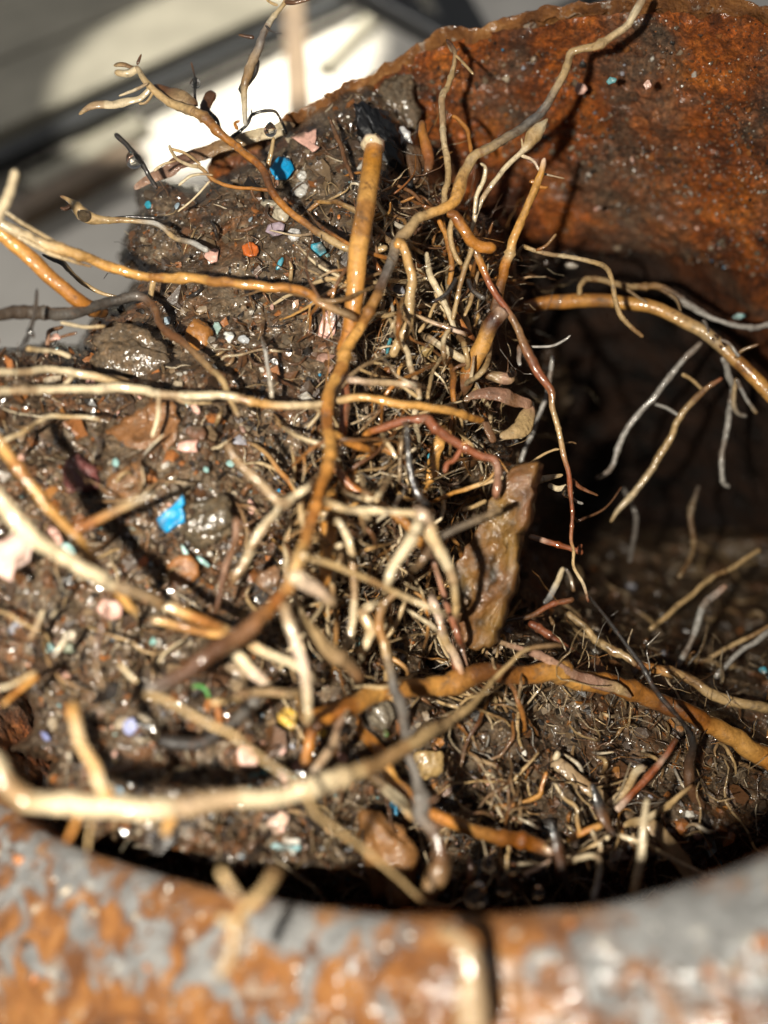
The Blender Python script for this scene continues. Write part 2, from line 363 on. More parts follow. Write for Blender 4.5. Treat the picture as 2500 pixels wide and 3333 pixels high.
def soil_base(px, py):
    px = np.atleast_1d(np.asarray(px, float)); py = np.atleast_1d(np.asarray(py, float)); out = np.empty(px.shape)
    fx = px.ravel(); fy = py.ravel(); o = out.ravel()
    for i in range(0, len(fx), 40000):
        q = np.stack([fx[i:i + 40000], fy[i:i + 40000]], 1)
        o[i:i + 40000] = _k(q, SPx) @ SOL[:nS] + np.hstack([np.ones((len(q), 1)), q / 1000]) @ SOL[nS:]
    out = o.reshape(px.shape)
    h = sdf_poly(px, py, HOLE); t = np.clip(h / 190.0, 0, 1)
    ex = px / DS; ey = py / DS
    pit = 15 * np.exp(-((ex - 985) / 85) ** 2 - ((ey - 1130) / 330) ** 2) + 12 * np.exp(-((ex - 800) / 90) ** 2 - ((ey - 1330) / 130) ** 2) + 9 * np.exp(-((ex - 960) / 60) ** 2 - ((ey - 640) / 160) ** 2) + 8 * np.exp(-((ex - 1000) / 250) ** 2 - ((ey - 1820) / 90) ** 2)
    yr = np.interp(ex, [-300, 0, 200, 450, 700, 900, 1150, 1400, 1659, 1900], [1690, 1750, 1830, 1900, 1945, 1960, 1955, 1925, 1840, 1700]); u = np.clip((ey - yr + 78) / 75, 0, 1)
    return out + 62 * t * t * (3 - 2 * t) + pit + 12 * u * u * (3 - 2 * u)
def soil_relief(P):
    r = 2.4 * noise3(P / 11, 3) + 1.9 * noise3(P / 5, 4) - 1.3 * np.abs(noise3(P / 6.5, 9)) + 1.1 * noise3(P / 2.3, 5)
    n = noise3(P / 1.1, 6); r = r + 0.45 * n - 0.35 * np.abs(noise3(P / 3.1, 8)) + 0.28 * noise3(P / 0.5, 7)
    return r
SOIL_OUT = disp([(-300,770),(0,752),(60,747),(110,738),(175,758),(190,700),(255,652),(288,610),(262,565),(268,510),(300,455),(295,405),(330,388),(400,398),(430,415),(470,388),(560,328),(600,292),(650,258),(700,230),(740,195),(1000,40),(1900,40),(1900,2120),(-300,2120),(-300,1760),(0,1760),(30,1705),(95,1695),(110,1645),(20,1620),(80,1570),(60,1502),(-10,1482),(-300,1460)])
def soil_depth(px, py):
    return soil_base(px, py) 
st = 5
gx = np.arange(-260, 2640, st); gy = np.arange(230, 3100, st); GX, GY = np.meshgrid(gx, gy)
D0 = soil_base(GX, GY); Pc = cam_pts(GX, GY, D0); D1 = D0 - soil_relief(Pc)
ed = sdf_poly(GX, GY, SOIL_OUT) + 10 * noise3(np.stack([GX / 40, GY / 40, GX * 0], -1), 12) + 5 * noise3(np.stack([GX / 14, GY / 14, GX * 0], -1), 13)
q = np.clip(1 - ed / 80.0, 0, 1); D1 = D1 + 9 * (1 - np.sqrt(np.clip(1 - q * q, 0, 1))) + np.where(ed < 0, 40.0 * np.clip(-ed / 10, 0, 1), 0)
Pc = cam_pts(GX, GY, D1); ss, rs, _ = pipe_coords(Pc)
keep = (ed > -10) & ~((rs > PR + 3.5) & (ss > 2) & ((GY > 2500) | (GX > 1500))) & ~((ss > 170))
vid = np.full(GX.shape, -1); fk = keep[:-1, :-1] & keep[1:, :-1] & keep[1:, 1:] & keep[:-1, 1:]
use = np.zeros(GX.shape, bool)
for dy in (0, 1):
    for dx in (0, 1): use[dy:use.shape[0] - 1 + dy, dx:use.shape[1] - 1 + dx] |= fk
vid[use] = np.arange(use.sum())
F4 = np.stack([vid[:-1, :-1][fk], vid[1:, :-1][fk], vid[1:, 1:][fk], vid[:-1, 1:][fk]], -1)
obj('soil', to_world(Pc[use]), F4, M_SOIL, None, None, kind='stuff')
SOILD = D1; SOILE = ed
def soil_at(px, py):
    ix = np.clip(((np.asarray(px) - gx[0]) / st).astype(int), 0, len(gx) - 1); iy = np.clip(((np.asarray(py) - gy[0]) / st).astype(int), 0, len(gy) - 1)
    return SOILD[iy, ix], SOILE[iy, ix]

# ---------------------------------------------------------------- grit, crumbs and fibres on the soil
PAL = np.array([(0.10,0.07,0.045),(0.16,0.12,0.08),(0.06,0.04,0.028),(0.25,0.19,0.13),(0.02,0.017,0.015),(0.22,0.08,0.02),(0.30,0.11,0.03),(0.38,0.31,0.22),(0.55,0.52,0.46),(0.12,0.055,0.025),
 (0.18,0.36,0.38),(0.60,0.36,0.28),(0.02,0.25,0.45),(0.30,0.30,0.34)])
PW = np.array([18, 17, 14, 9, 14, 9, 4, 7, 3.2, 10, 0.6, 0.9, 0.3, 1.5]); PW = PW / PW.sum()
ICO_V = []; ph_ = (1 + 5 ** .5) / 2
for s1 in (-1, 1):
    for s2 in (-1, 1): ICO_V += [(0, s1, s2 * ph_), (s1, s2 * ph_, 0), (s2 * ph_, 0, s1)]
ICO_V = np.array(ICO_V) / np.linalg.norm(ICO_V[0])
ICO_F = np.array([(a, b, c) for a in range(12) for b in range(a + 1, 12) for c in range(b + 1, 12)
                  if all(np.linalg.norm(ICO_V[p] - ICO_V[q]) < 1.1 for p, q in ((a, b), (b, c), (a, c)))])
for i, (a, b, c) in enumerate(ICO_F):
    if np.dot(np.cross(ICO_V[b] - ICO_V[a], ICO_V[c] - ICO_V[a]), ICO_V[a]) < 0: ICO_F[i] = (a, c, b)
def rand_rot(n):
    qn = RNG.normal(size=(n, 4)); qn /= np.linalg.norm(qn, axis=1)[:, None]; a, b, c, d = qn.T
    return np.stack([np.stack([1 - 2 * (c * c + d * d), 2 * (b * c - a * d), 2 * (b * d + a * c)], -1),
                     np.stack([2 * (b * c + a * d), 1 - 2 * (b * b + d * d), 2 * (c * d - a * b)], -1),
                     np.stack([2 * (b * d - a * c), 2 * (c * d + a * b), 1 - 2 * (b * b + c * c)], -1)], 1)
def grains(P, size, aniso, cols):
    n = len(P); S = size[:, None] * np.stack([np.ones(n), RNG.uniform(*aniso, n), RNG.uniform(*aniso, n)], 1)
    V = ICO_V[None] * (1 + 0.28 * RNG.normal(size=(n, 12, 1)).clip(-1.5, 1.5)) * S[:, None, :]
    V = np.einsum('nij,nkj->nki', rand_rot(n), V) + P[:, None, :]
    f = (ICO_F[None] + 12 * np.arange(n)[:, None, None]).reshape(-1, 3)
    return V.reshape(-1, 3), f, np.repeat(cols, 12, 0)
def soil_points(n, sink=0.0, bias=None):
    px = RNG.uniform(-150, 2560, n); py = RNG.uniform(300, 3060, n); D, e = soil_at(px, py)
    P = cam_pts(px, py, D + sink); s, r, _ = pipe_coords(P)
    ok = (e > 16) & (s < 120) & ~((r > PR + 1) & (s > 1) & ((py > 2500) | (px > 1500)))
    return px[ok], py[ok], P[ok]
n = 21000; px, py, P = soil_points(n); size = 0.12 * (RNG.pareto(2.0, len(P)) + 1); size = np.clip(size, 0.08, 1.05)
ci = RNG.choice(len(PAL), len(P), p=PW); cols = PAL[ci] * RNG.uniform(0.7, 1.25, (len(P), 1))
V, f, c = grains(P, size, (0.5, 1.0), cols); obj('grit', to_world(V), f, M_GRIT, c, smooth=False, kind='stuff')
# thin bits of rotten leaf and bark
n = 3800; px, py, P = soil_points(n, -0.15); m = len(P)
size = np.clip(0.55 * (RNG.pareto(2.6, m) + 1), 0.4, 2.6); kk = 7
angs = np.linspace(0, 2 * np.pi, kk, endpoint=False)[None] + RNG.uniform(-.3, .3, (m, kk))
rad_ = size[:, None] * RNG.uniform(0.55, 1.1, (m, kk)); asp = RNG.uniform(0.25, 0.9, (m, 1))
X = np.cos(angs) * rad_; Y = np.sin(angs) * rad_ * asp; Z = 0.25 * size[:, None] * RNG.normal(size=(m, kk)) * 0.5
ring = np.stack([X, Y, Z], -1); cen = np.zeros((m, 1, 3)); cen[..., 2] = 0.12 * size[:, None]
low = ring * 0.97 - np.array([0, 0, 0.10])
Vl = np.concatenate([cen, ring, low], 1)
# lay roughly facing the lens with a random tilt
tilt = RNG.normal(size=(m, 2)) * 0.55; spin = RNG.uniform(0, 2 * np.pi, m); Rm = np.zeros((m, 3, 3))
cs, sn = np.cos(spin), np.sin(spin); Rz = np.zeros((m, 3, 3)); Rz[:, 0, 0] = cs; Rz[:, 0, 1] = -sn; Rz[:, 1, 0] = sn; Rz[:, 1, 1] = cs; Rz[:, 2, 2] = 1
zx = np.stack([tilt[:, 0], tilt[:, 1], np.ones(m)], 1); zx /= np.linalg.norm(zx, axis=1)[:, None]
xx = np.cross(np.array([0, 1.0, 0]), zx); xx /= np.linalg.norm(xx, axis=1)[:, None]; yx = np.cross(zx, xx)
Rt = np.stack([xx, yx, zx], -1) @ Rz
Vl = np.einsum('nij,nkj->nki', Rt, Vl) + P[:, None]
k1 = np.arange(kk); k2 = (k1 + 1) % kk; ft = np.stack([np.zeros(kk, int), 1 + k1, 1 + k2], 1); fs = np.stack([1 + k1, 1 + kk + k1, 1 + kk + k2, 1 + k2], 1)
per = 1 + 2 * kk; off = per * np.arange(m)[:, None, None]
LP = np.array([(0.10,0.045,0.018),(0.05,0.03,0.018),(0.20,0.075,0.02),(0.02,0.015,0.012),(0.15,0.10,0.055),(0.30,0.13,0.035),(0.09,0.065,0.045)])
c = LP[RNG.choice(7, m, p=[.26, .26, .07, .22, .10, .02, .07])] * RNG.uniform(.7, 1.3, (m, 1))
obj('leaf_litter', to_world(Vl.reshape(-1, 3)), [(ft[None] + off).reshape(-1, 3), (fs[None] + off).reshape(-1, 4)], M_GRIT, np.repeat(c, per, 0), smooth=False, kind='stuff')
def fibres(P, ln, rad, cols, steps=6, lift=1.0):
    """many curved threads as one mesh"""
    m = len(P); d = RNG.normal(size=(m, 3)); d[:, 2] *= 0.5; d /= np.linalg.norm(d, axis=1)[:, None]
    cu = RNG.normal(size=(m, 3)) * 0.5; pts = [P - d * ln[:, None] * .5]; dd = d.copy()
    for k in range(steps):
        pts.append(pts[-1] + dd * (ln / steps)[:, None]); dd = dd + cu * 0.38 + RNG.normal(size=(m, 3)) * 0.34; dd /= np.linalg.norm(dd, axis=1)[:, None]
    pts = np.stack(pts, 1); a = np.cross(d, [0.3, 0.2, 1.0]); a /= np.linalg.norm(a, axis=1)[:, None]; b = np.cross(d, a)
    tp = np.sin(np.linspace(0.25, 2.9, steps + 1)) ** .5
    V = np.stack([pts + (a * math.cos(t) + b * math.sin(t))[:, None] * rad[:, None, None] * tp[None, :, None] for t in (0, 2.1, 4.2)], 2)
    nb = (steps + 1) * 3; fl = []
    for k in range(steps):
        for j in range(3): fl.append((k * 3 + j, k * 3 + (j + 1) % 3, k * 3 + 3 + (j + 1) % 3, k * 3 + 3 + j))
    f = (np.array(fl)[None] + nb * np.arange(m)[:, None, None]).reshape(-1, 4)
    return V.reshape(-1, 3), f, np.repeat(cols, nb, 0)
px, py, P = soil_points(4600, -0.35); m = len(P)
FP = np.array([(0.10,0.05,0.022),(0.03,0.022,0.018),(0.30,0.21,0.11),(0.48,0.40,0.28),(0.20,0.09,0.03)])
c = FP[RNG.choice(5, m, p=[.34, .24, .17, .10, .15])] * RNG.uniform(.7, 1.2, (m, 1))
V, f, c = fibres(P, RNG.uniform(1.5, 6, m), RNG.uniform(0.04, 0.12, m), c); obj('root_hairs', to_world(V), f, M_GRIT, c, kind='stuff')
qx = RNG.uniform(640, 1640, 9000); qy = RNG.uniform(380, 1900, 9000)
ok = (np.abs(qx - 900 - 120 * np.sin(qy / 300)) < 210) & (qy < 1520) | (qx > 1050) & (qy > 1420) | (qy > 1700)
ok &= (qy < 1480) | (RNG.random(9000) < .4)
qx = qx[ok][:1000] * DS; qy = qy[ok][:1000] * DS; d, e = soil_at(qx, qy); P = cam_pts(qx, qy, d - RNG.uniform(0, 5, len(d)) * (qy < 1500 * DS) - .5); s_, r_, _ = pipe_coords(P)
P = P[(e > 8) & (s_ < 95) & ((r_ < PR - 3) | (s_ < 2))]; m = len(P)
c = np.array([(0.46,0.36,0.23),(0.34,0.23,0.11),(0.36,0.16,0.035),(0.11,0.05,0.02),(0.26,0.235,0.20)])[RNG.choice(5, m, p=[.3, .27, .12, .2, .11])] * RNG.uniform(.7, 1.15, (m, 1))
V, f, c = fibres(P, RNG.uniform(4, 17, m), 0.05 + 0.2 * RNG.random(m) ** 2, c, 12); obj('root_mat', to_world(V), f, M_ROOT, c, kind='stuff')
# grit stuck to the wet rust
n = 42000; th = RNG.uniform(-np.pi, np.pi, n); s = RNG.uniform(2, 47, n)
ridx = ((th + np.pi) / (2 * np.pi) * NA).astype(int) % NA; r = RT[ridx] - 0.1
P = PC + PA * s[:, None] + (PHx * np.cos(th)[:, None] + PVx * np.sin(th)[:, None]) * r[:, None]
pj = P[:, :2] / -P[:, 2:3]; clump = noise3(P / 9, 77) + .6 * noise3(P / 3, 78)
ok = (NOTCH[ridx] < .5) & (pj[:, 1] * -FPX + 1666 < 1300) & (clump > RNG.uniform(-.9, .7, n)); P = P[ok]; size = np.clip(0.11 * (RNG.pareto(2.4, len(P)) + 1), .08, .6)
PW2 = np.array([12, 12, 10, 8, 14, 14, 12, 6, 4, 12, .4, 1.2, .2, 2]); PW2 /= PW2.sum()
c = PAL[RNG.choice(len(PAL), len(P), p=PW2)] * RNG.uniform(.7, 1.2, (len(P), 1))
V, f, c = grains(P, size, (.5, 1), c); obj('rust_crumbs', to_world(V), f, M_GRIT, c, smooth=False, kind='stuff')

# wet crumbs on the near lip
n = 5200; th = RNG.uniform(-np.pi, np.pi, n); rr0 = RNG.uniform(1, 20, n); ridx = ((th + np.pi) / (2 * np.pi) * NA).astype(int) % NA
P = PC + PA * (5.2 * (np.clip(rr0 - 4, 0, None) / 17) ** 1.6 - .2)[:, None] + (PHx * np.cos(th)[:, None] + PVx * np.sin(th)[:, None]) * (RT[ridx] + rr0 * THICK[ridx])[:, None]
P = P[(P[:, 1] < -15) & (noise3(P / 6, 91) > RNG.uniform(-.6, .6, n))]; m = len(P); c = PAL[RNG.choice(10, m)] * 1.4
V, f, c = grains(P, np.clip(.16 * (RNG.pareto(2.2, m) + 1), .12, .6), (.5, 1), c); obj('rim_crumbs', to_world(V), f, M_GRIT, np.clip(c, 0, .9), smooth=True, kind='stuff')

# ---------------------------------------------------------------- roots
RC = {'W': (0.55,0.445,0.285), 'w': (0.62,0.46,0.35), 'T': (0.40,0.27,0.125), 't': (0.27,0.18,0.09), 'O': (0.37,0.145,0.022), 'o': (0.50,0.255,0.062), 'B': (0.13,0.058,0.022),
      'R': (0.24,0.075,0.030), 'D': (0.022,0.018,0.016), 'G': (0.33,0.31,0.28), 'g': (0.12,0.105,0.09), 'P': (0.30,0.17,0.11)}
def soil_flat(px, py):
    q = np.stack([np.atleast_1d(px), np.atleast_1d(py)], 1).astype(float)
    return _k(q, SPx) @ SOL[:nS] + np.hstack([np.ones((len(q), 1)), q / 1000]) @ SOL[nS:]
def P2(s): return np.array([[float(v) for v in p.split(',')] for p in s.split()])
def spread(v, n):
    v = np.atleast_1d(np.asarray(v, float)); return np.full(n, v[0]) if len(v) == 1 else np.interp(np.linspace(0, 1, n), np.linspace(0, 1, len(v)), v)
def depths(p, h):
    hh = spread(h, len(p)) if not (isinstance(h, (list, tuple)) and max(np.atleast_1d(h)) > 60) else None
    if hh is None: return spread(h, len(p))
    if hh.max() > 60: return hh
    return soil_flat(p[:, 0], p[:, 1]) - hh
def catmull(P, m):
    P = np.asarray(P); n = len(P); E = np.vstack([2 * P[0] - P[1], P, 2 * P[-1] - P[-2]]); out = []
    for i in range(n - 1):
        p0, p1, p2, p3 = E[i:i + 4]; k = max(2, m[i]); t = np.linspace(0, 1, k, endpoint=False)[:, None]
        out.append(0.5 * (2 * p1 + (p2 - p0) * t + (2 * p0 - 5 * p1 + 4 * p2 - p3) * t * t + (3 * p1 - p0 - 3 * p2 + p3) * t ** 3))
    out.append(P[-1:]); return np.vstack(out)
_seed = [100]
def tube(p, h, r, c, sides=None, flat=1.0, knob=0.2, tip=(0.55, 0.55), wob=1.0, streak=0.5):
    """root along pixel path p at height h above the soil (or absolute depth), half width r in photo pixels, colours c along it"""
    _seed[0] += 1; sd = _seed[0]
    p = P2(p) if isinstance(p, str) else np.asarray(p, float)
    D = depths(p, h); C = cam_pts(p[:, 0], p[:, 1], D); rp = spread(r, len(p)) / FPX * D
    cc = np.array([RC[x] for x in c]); cc = np.stack([spread(cc[:, k], len(p)) for k in range(3)], 1) if len(cc) > 1 else np.repeat(cc, len(p), 0)
    ctrl = np.hstack([C, rp[:, None], cc]); L = np.linalg.norm(np.diff(C, axis=0), axis=1)
    stp = max(0.28, min(0.8, rp.mean() * 0.55)); Q = catmull(ctrl, [int(np.ceil(l / stp)) for l in L])
    X = Q[:, :3]; rad_ = np.clip(Q[:, 3], 0.05, None); colr = np.clip(Q[:, 4:], 0.004, 0.9); n = len(X)
    sl = np.concatenate([[0], np.cumsum(np.linalg.norm(np.diff(X, axis=0), axis=1))])
    w3 = np.stack([noise3(np.stack([sl / 5.0, sl * 0 + sd * 1.37 + k * 9.1, sl * 0], 1), sd) * 0.55 + noise3(np.stack([sl / 1.7, sl * 0 + sd * 2.37 + k * 5.1, sl * 0], 1), sd + 7) * 0.22 for k in range(3)], 1)
    X = X + w3 * (rad_[:, None] * wob * 0.9 + 0.05 * wob)
    T = np.gradient(X, axis=0); T /= np.linalg.norm(T, axis=1)[:, None] + 1e-12
    a = np.cross(T[0], [0.13, 0.2, 1.0]); a /= np.linalg.norm(a); A = np.empty_like(T)
    for i in range(n):
        a = a - T[i] * (a @ T[i]); a /= np.linalg.norm(a); A[i] = a
    if flat < 1:   # keep ribbons facing the lens
        A = np.cross(T, [0.25, 0.15, 1.0]); A /= np.linalg.norm(A, axis=1)[:, None]
    B = np.cross(T, A)
    ns = sides or (16 if rad_.max() > 0.75 else 10 if rad_.max() > 0.35 else 7); th = np.linspace(0, 2 * np.pi, ns, endpoint=False)
    cyl = np.stack([np.cos(th)[None] * 1.2 + 0 * sl[:, None], np.sin(th)[None] * 1.2 + 0 * sl[:, None], sl[:, None] / (1.6 + rad_.mean() * 2) + 0 * th[None]], -1)
    nz = noise3(cyl + sd * 3.1, sd + 3); fz = noise3(cyl * np.array([2.2, 2.2, 3.5]) + sd, sd + 4)
    kn = np.clip(noise3(np.stack([sl / (3 + rad_.mean() * 3), sl * 0 + sd, sl * 0], 1), sd + 5) - 0.35, 0, 1)[:, None] * 1.1
    rr_ = rad_[:, None] * (1 + knob * nz + knob * .75 * fz + knob * 1.6 * kn)
    rg = np.random.default_rng(sd); node = np.zeros(n)
    for q in range(int(sl[-1] / (5 + 6 * rad_.mean())) if wob > .5 else 0):
        node += rg.uniform(.1, .38) * np.exp(-((sl - rg.uniform(0, sl[-1])) / (rad_.mean() * rg.uniform(.35, .8))) ** 2)
    rr_ = rr_ * (1 + node[:, None])
    e0 = np.clip(sl / (rad_[0] * 0.9 + 1e-6), 0, 1); e1 = np.clip((sl[-1] - sl) / (rad_[-1] * 0.9 + 1e-6), 0, 1)
    rr_ = rr_ * (tip[0] + (1 - tip[0]) * np.sqrt(e0))[:, None] * (tip[1] + (1 - tip[1]) * np.sqrt(e1))[:, None]
    V = X[:, None] + A[:, None] * (rr_ * np.cos(th))[..., None] + B[:, None] * (rr_ * np.sin(th) * flat)[..., None]
    st_ = noise3(cyl * np.array([3.0, 3.0, 0.35]) + sd * 7.7, sd + 11); bl = noise3(np.stack([sl / 4.0, sl * 0, sl * 0 + sd], 1), sd + 12)[:, None]
    cm = (1 - .45 * np.clip(node, 0, .5)[:, None] + streak * 0.38 * st_ + 0.25 * streak * fz + 0.22 * bl)[..., None]
    Cv = colr[:, None] * cm; Cv = np.where(bl[..., None] < -0.45, Cv * np.array([0.72, 0.62, 0.55]), Cv)
    V = np.vstack([V.reshape(-1, 3), X[0] - T[0] * rad_[0] * .25 * tip[0], X[-1] + T[-1] * rad_[-1] * .25 * tip[1]]); Cv = np.vstack([Cv.reshape(-1, 3), colr[0], colr[-1]])
    idx = np.arange(n * ns).reshape(n, ns); nx = np.roll(idx, -1, 1)
    f4 = np.stack([idx[:-1], nx[:-1], nx[1:], idx[1:]], -1).reshape(-1, 4)
    f3 = np.vstack([np.stack([nx[0], idx[0], np.full(ns, n * ns)], 1), np.stack([idx[-1], nx[-1], np.full(ns, n * ns + 1)], 1)])
    return V, [f4, f3], np.clip(Cv, 0.003, 0.9), X[0]
GROUP = 'roots growing out of the pipe'
def R(label, c, p, h, r, kids=(), name='root', cat='root', mat=None, group=GROUP, dive=True, **kw):
    if dive and name == 'root' and 'tip' not in kw:   # loose ends in the tangle turn down into the soil
        q = P2(p) if isinstance(p, str) else np.asarray(p, float); D = depths(q, h); r_ = spread(r, len(q)); n0 = len(q)
        ln = np.linalg.norm(np.diff(q, axis=0), axis=1).sum()
        for end in (0, 1):
            i, j = (0, 1) if end == 0 else (-1, -2); x, y = q[i]
            if not (820 < x < 1640 and 1080 < y < 2420) or ln > 900: continue
            dr = (q[i] - q[j]) / (np.linalg.norm(q[i] - q[j]) + 1e-9); g1 = q[i] + dr * 26; g2 = q[i] + dr * 50; ds = float(soil_at(g2[0], g2[1])[0])
            if not (1.5 < ds - D[i] < 40): continue
            add = np.array([g1, g2]); dd = np.array([D[i] + .45 * (ds - D[i]), ds + 1.5]); ra = np.array([r_[i] * .9, r_[i] * .7])
            if end == 0: q = np.vstack([add[::-1], q]); D = np.r_[dd[::-1], D]; r_ = np.r_[ra[::-1], r_]
            else: q = np.vstack([q, add]); D = np.r_[D, dd]; r_ = np.r_[r_, ra]
        p, h, r = q, list(D), r_ * .94
    V, f, cl, x0 = tube(p, h, r, c, **kw); W0 = to_world(x0); mt = mat or M_ROOT
    if not kids:
        return obj(name, to_world(V), f, mt, cl, origin=W0, label=label, category=cat, group=group)
    e = empty(name, tuple(W0), label=label, category=cat, group=group)
    obj('stem', to_world(V), f, mt, cl, e, origin=W0)
    for kd in kids:
        kc, kp, kh, kr = kd[:4]; kk_ = kd[4] if len(kd) > 4 else {}
        nm = kk_.pop('name', 'side_root') if kk_ else 'side_root'
        V, f, cl, x1 = tube(kp, kh, kr, kc, **kk_); obj(nm, to_world(V), f, mt, cl, e, origin=to_world(x1))
    return e
CUT = dict(tip=(0.92, 0.92))
R('thick straight orange root cut off flat, standing upright in the upper middle', 'wOoooOOO', '1216,458 1214,500 1195,640 1172,800 1152,980 1135,1080 1113,1145', (17, 16, 13, 7, 4), (25, 31, 31, 31, 30, 27, 24), wob=0.35, knob=0.05, kids=[('WwW', '1213,478 1215,462 1217,446', (17, 17, 17.4), (28, 27, 21), dict(name='cut_end', knob=.45, wob=.1, tip=(.95, .8))), ('WT', '1222,455 1223,436', (17.3, 17.5), (8, 4), dict(name='splinter'))], **CUT)
R('long knobbly root running from the top right rim down to the lower left', 'WWTTTggTTooTtgBoooOoOOoTOBBBg',
  '2094,-10 2060,48 2036,84 1952,139 1886,157 1850,175 1838,241 1807,301 1765,356 1717,398 1620,464 1560,500 1524,536 1500,579 1487,639 1463,669 1403,693 1360,711 1318,760 1288,802 1264,868 1234,940 1222,969 1174,1065 1137,1126 1113,1192 1077,1252 1068,1300 1074,1379 1080,1451 1074,1511 1047,1578 1029,1644 1005,1716 987,1776 969,1833 945,1887 909,1941 854,1995 800,2044 693,2110 603,2176 543,2212 482,2240',
  [119, 120, 121, 122, 122, 122, 121, 119, 117, 114, 111, 107, 101, 97, 93, 90, 87, 85], (11, 13, 13, 14, 15, 16, 18, 19, 17, 17, 17, 18, 21, 22, 19, 20, 20, 22, 25, 29, 30, 27),
  kids=[('OO', '1463,690 1481,693 1505,735 1541,784 1614,802', (118, 119, 121), (10, 19, 20, 18)),
        ('oTT', '1288,800 1312,802 1336,904 1330,960 1324,1041 1300,1113 1282,1165', (117, 118, 120), (14, 16, 16, 13)),
        ('WwT', '948,1890 981,1899 1041,1930 1083,1968', (92, 93, 96), (30, 23, 20)),
        ('TtB', '963,2007 1041,2074 1114,2134 1165,2206', (92, 95, 98), (20, 24, 24, 18))])
R('thick bright orange root entering from the left edge, out of focus', 'OoOOB', '-60,720 0,762 120,860 241,960 301,1003 330,1020', (14, 13, 9, 3), (26, 27, 25, 22), knob=.08)
R('split pale root turning orange that crosses over the upright cut root', 'WWToooOOtB', '-40,690 0,715 120,778 241,832 350,862 482,892 723,916 904,934 1000,952 1041,975 1113,1011 1160,1040', (18, 17, 14, 12, 12, 12, 10), (15, 20, 19, 15, 17, 17, 15, 12),
  kids=[('WTW', '20,690 110,750 220,812 330,852', (19, 16, 13), (7, 8, 5)), ('WT', '60,770 180,830 300,868', (17, 14), (6, 7, 4)), ('TT', '480,890 495,900 487,985', (10, 4), (8, 10, 9))])
R('dark muddy root lying level at the left, bending down into the soil', 'gggDgBBBTTt', '-40,1022 0,1023 120,1026 271,1011 374,981 446,969 494,999 530,1059 591,1119 663,1180 723,1234 754,1300 780,1350', (9, 8, 7, 6, 5, 6, 7), (22, 22, 18, 14, 13, 12, 9))
R('upper pale root of the level white pair at the left', 'WWWTT', '-40,1212 0,1210 150,1201 241,1214 313,1228 374,1246 420,1262', (9, 8, 7, 5), (12, 13, 12, 11), kids=[('WW', '250,1215 215,1250 180,1275', (7, 5), (9, 6)), ('WT', '300,1225 380,1232 440,1252', (6, 3), (9, 8))])
R('long level white root stretching from the left edge into the tangle', 'WWWWWWWoWToooO', '-40,1278 0,1276 181,1273 301,1267 392,1258 512,1276 633,1288 754,1294 844,1308 934,1312 1041,1309 1156,1290 1222,1294 1343,1318 1463,1342 1570,1371', (11, 10, 9, 9, 9, 10, 11), (15, 14, 14, 15, 14, 13, 13, 13, 14, 11),
  kids=[('WW', '519,1285 512,1361 494,1425', (8, 5), (9, 7)), ('WT', '560,1290 610,1310 690,1312', (8, 6), (8, 4)), ('TW', '980,1318 1040,1340 1000,1392', (9, 5), (6, 4))])
R('orange-tan root sloping down from the left with an upturned side shoot', 'ToooooT', '-30,1415 0,1451 42,1511 90,1578 151,1656 211,1712 289,1800 338,1863 386,1929 428,1977 450,2000', (17, 16, 15, 13, 11, 8), (20, 21, 20, 18, 16),
  kids=[('OOTW', '235,1722 289,1704 362,1668 434,1638 495,1602', (14, 15, 17, 18), (14, 14, 12, 5))])
R('thickest cream root sloping down from the left edge, bleached by the flash', 'WWWWWT', '-60,1570 0,1635 90,1733 196,1816 301,1875 362,1905 470,1941 530,1968', (21, 20, 17, 14, 10), (28, 28, 27, 23, 20, 18))
R('pale orange root under the dark joint left of centre', 'WooOT', '530,1968 603,1993 675,2020 740,2045', (9, 9, 8), (17, 17, 15, 12), **CUT)
R('cream root passing below the long brown root, left of centre', 'WooWWWT', '500,2020 524,2028 651,2062 784,2086 874,2134 964,2176 1000,2200', (8, 8, 7), (12, 13, 17, 18, 17))
R('short jointed cream root below the brown root tip', 'WWwW', '728,2105 802,2164 838,2205 880,2245', (9, 9, 8), (17, 19, 18, 15), **CUT)
R('big cream root arching across the bottom above the near rim', 'WWTWWWWWWWTTTtTTTTtt',
  '-60,2440 0,2520 36,2562 90,2604 151,2616 271,2622 392,2628 512,2634 603,2622 723,2594 874,2580 1041,2546 1162,2514 1252,2478 1330,2429 1403,2387 1451,2357 1523,2303 1572,2255 1608,2212 1656,2164 1716,2116 1800,2101 1830,2103',
  [76, 76, 77, 79, 80, 82, 86, 90, 95, 101, 106, 108, 109], (31, 33, 35, 36, 36, 34, 30, 27, 24, 18, 9, 7, 7, 5),
  kids=[('oWoWoT', '368,2606 338,2550 313,2496 271,2435 253,2381 238,2325 240,2290', (78, 79, 81, 83), (18, 18, 16, 18, 15), dict(knob=.3)), ('oOB', '262,2640 253,2671 223,2725 212,2745', (79, 80), (12, 12, 8)),
        ('TT', '310,2650 295,2680 285,2770', (80, 82), (8, 6)), ('ot', '560,2640 543,2680 535,2712', (80, 81), (18, 17)), ('tt', '1330,2424 1400,2368 1418,2362', (100, 102), (9, 5), dict(flat=.6))])
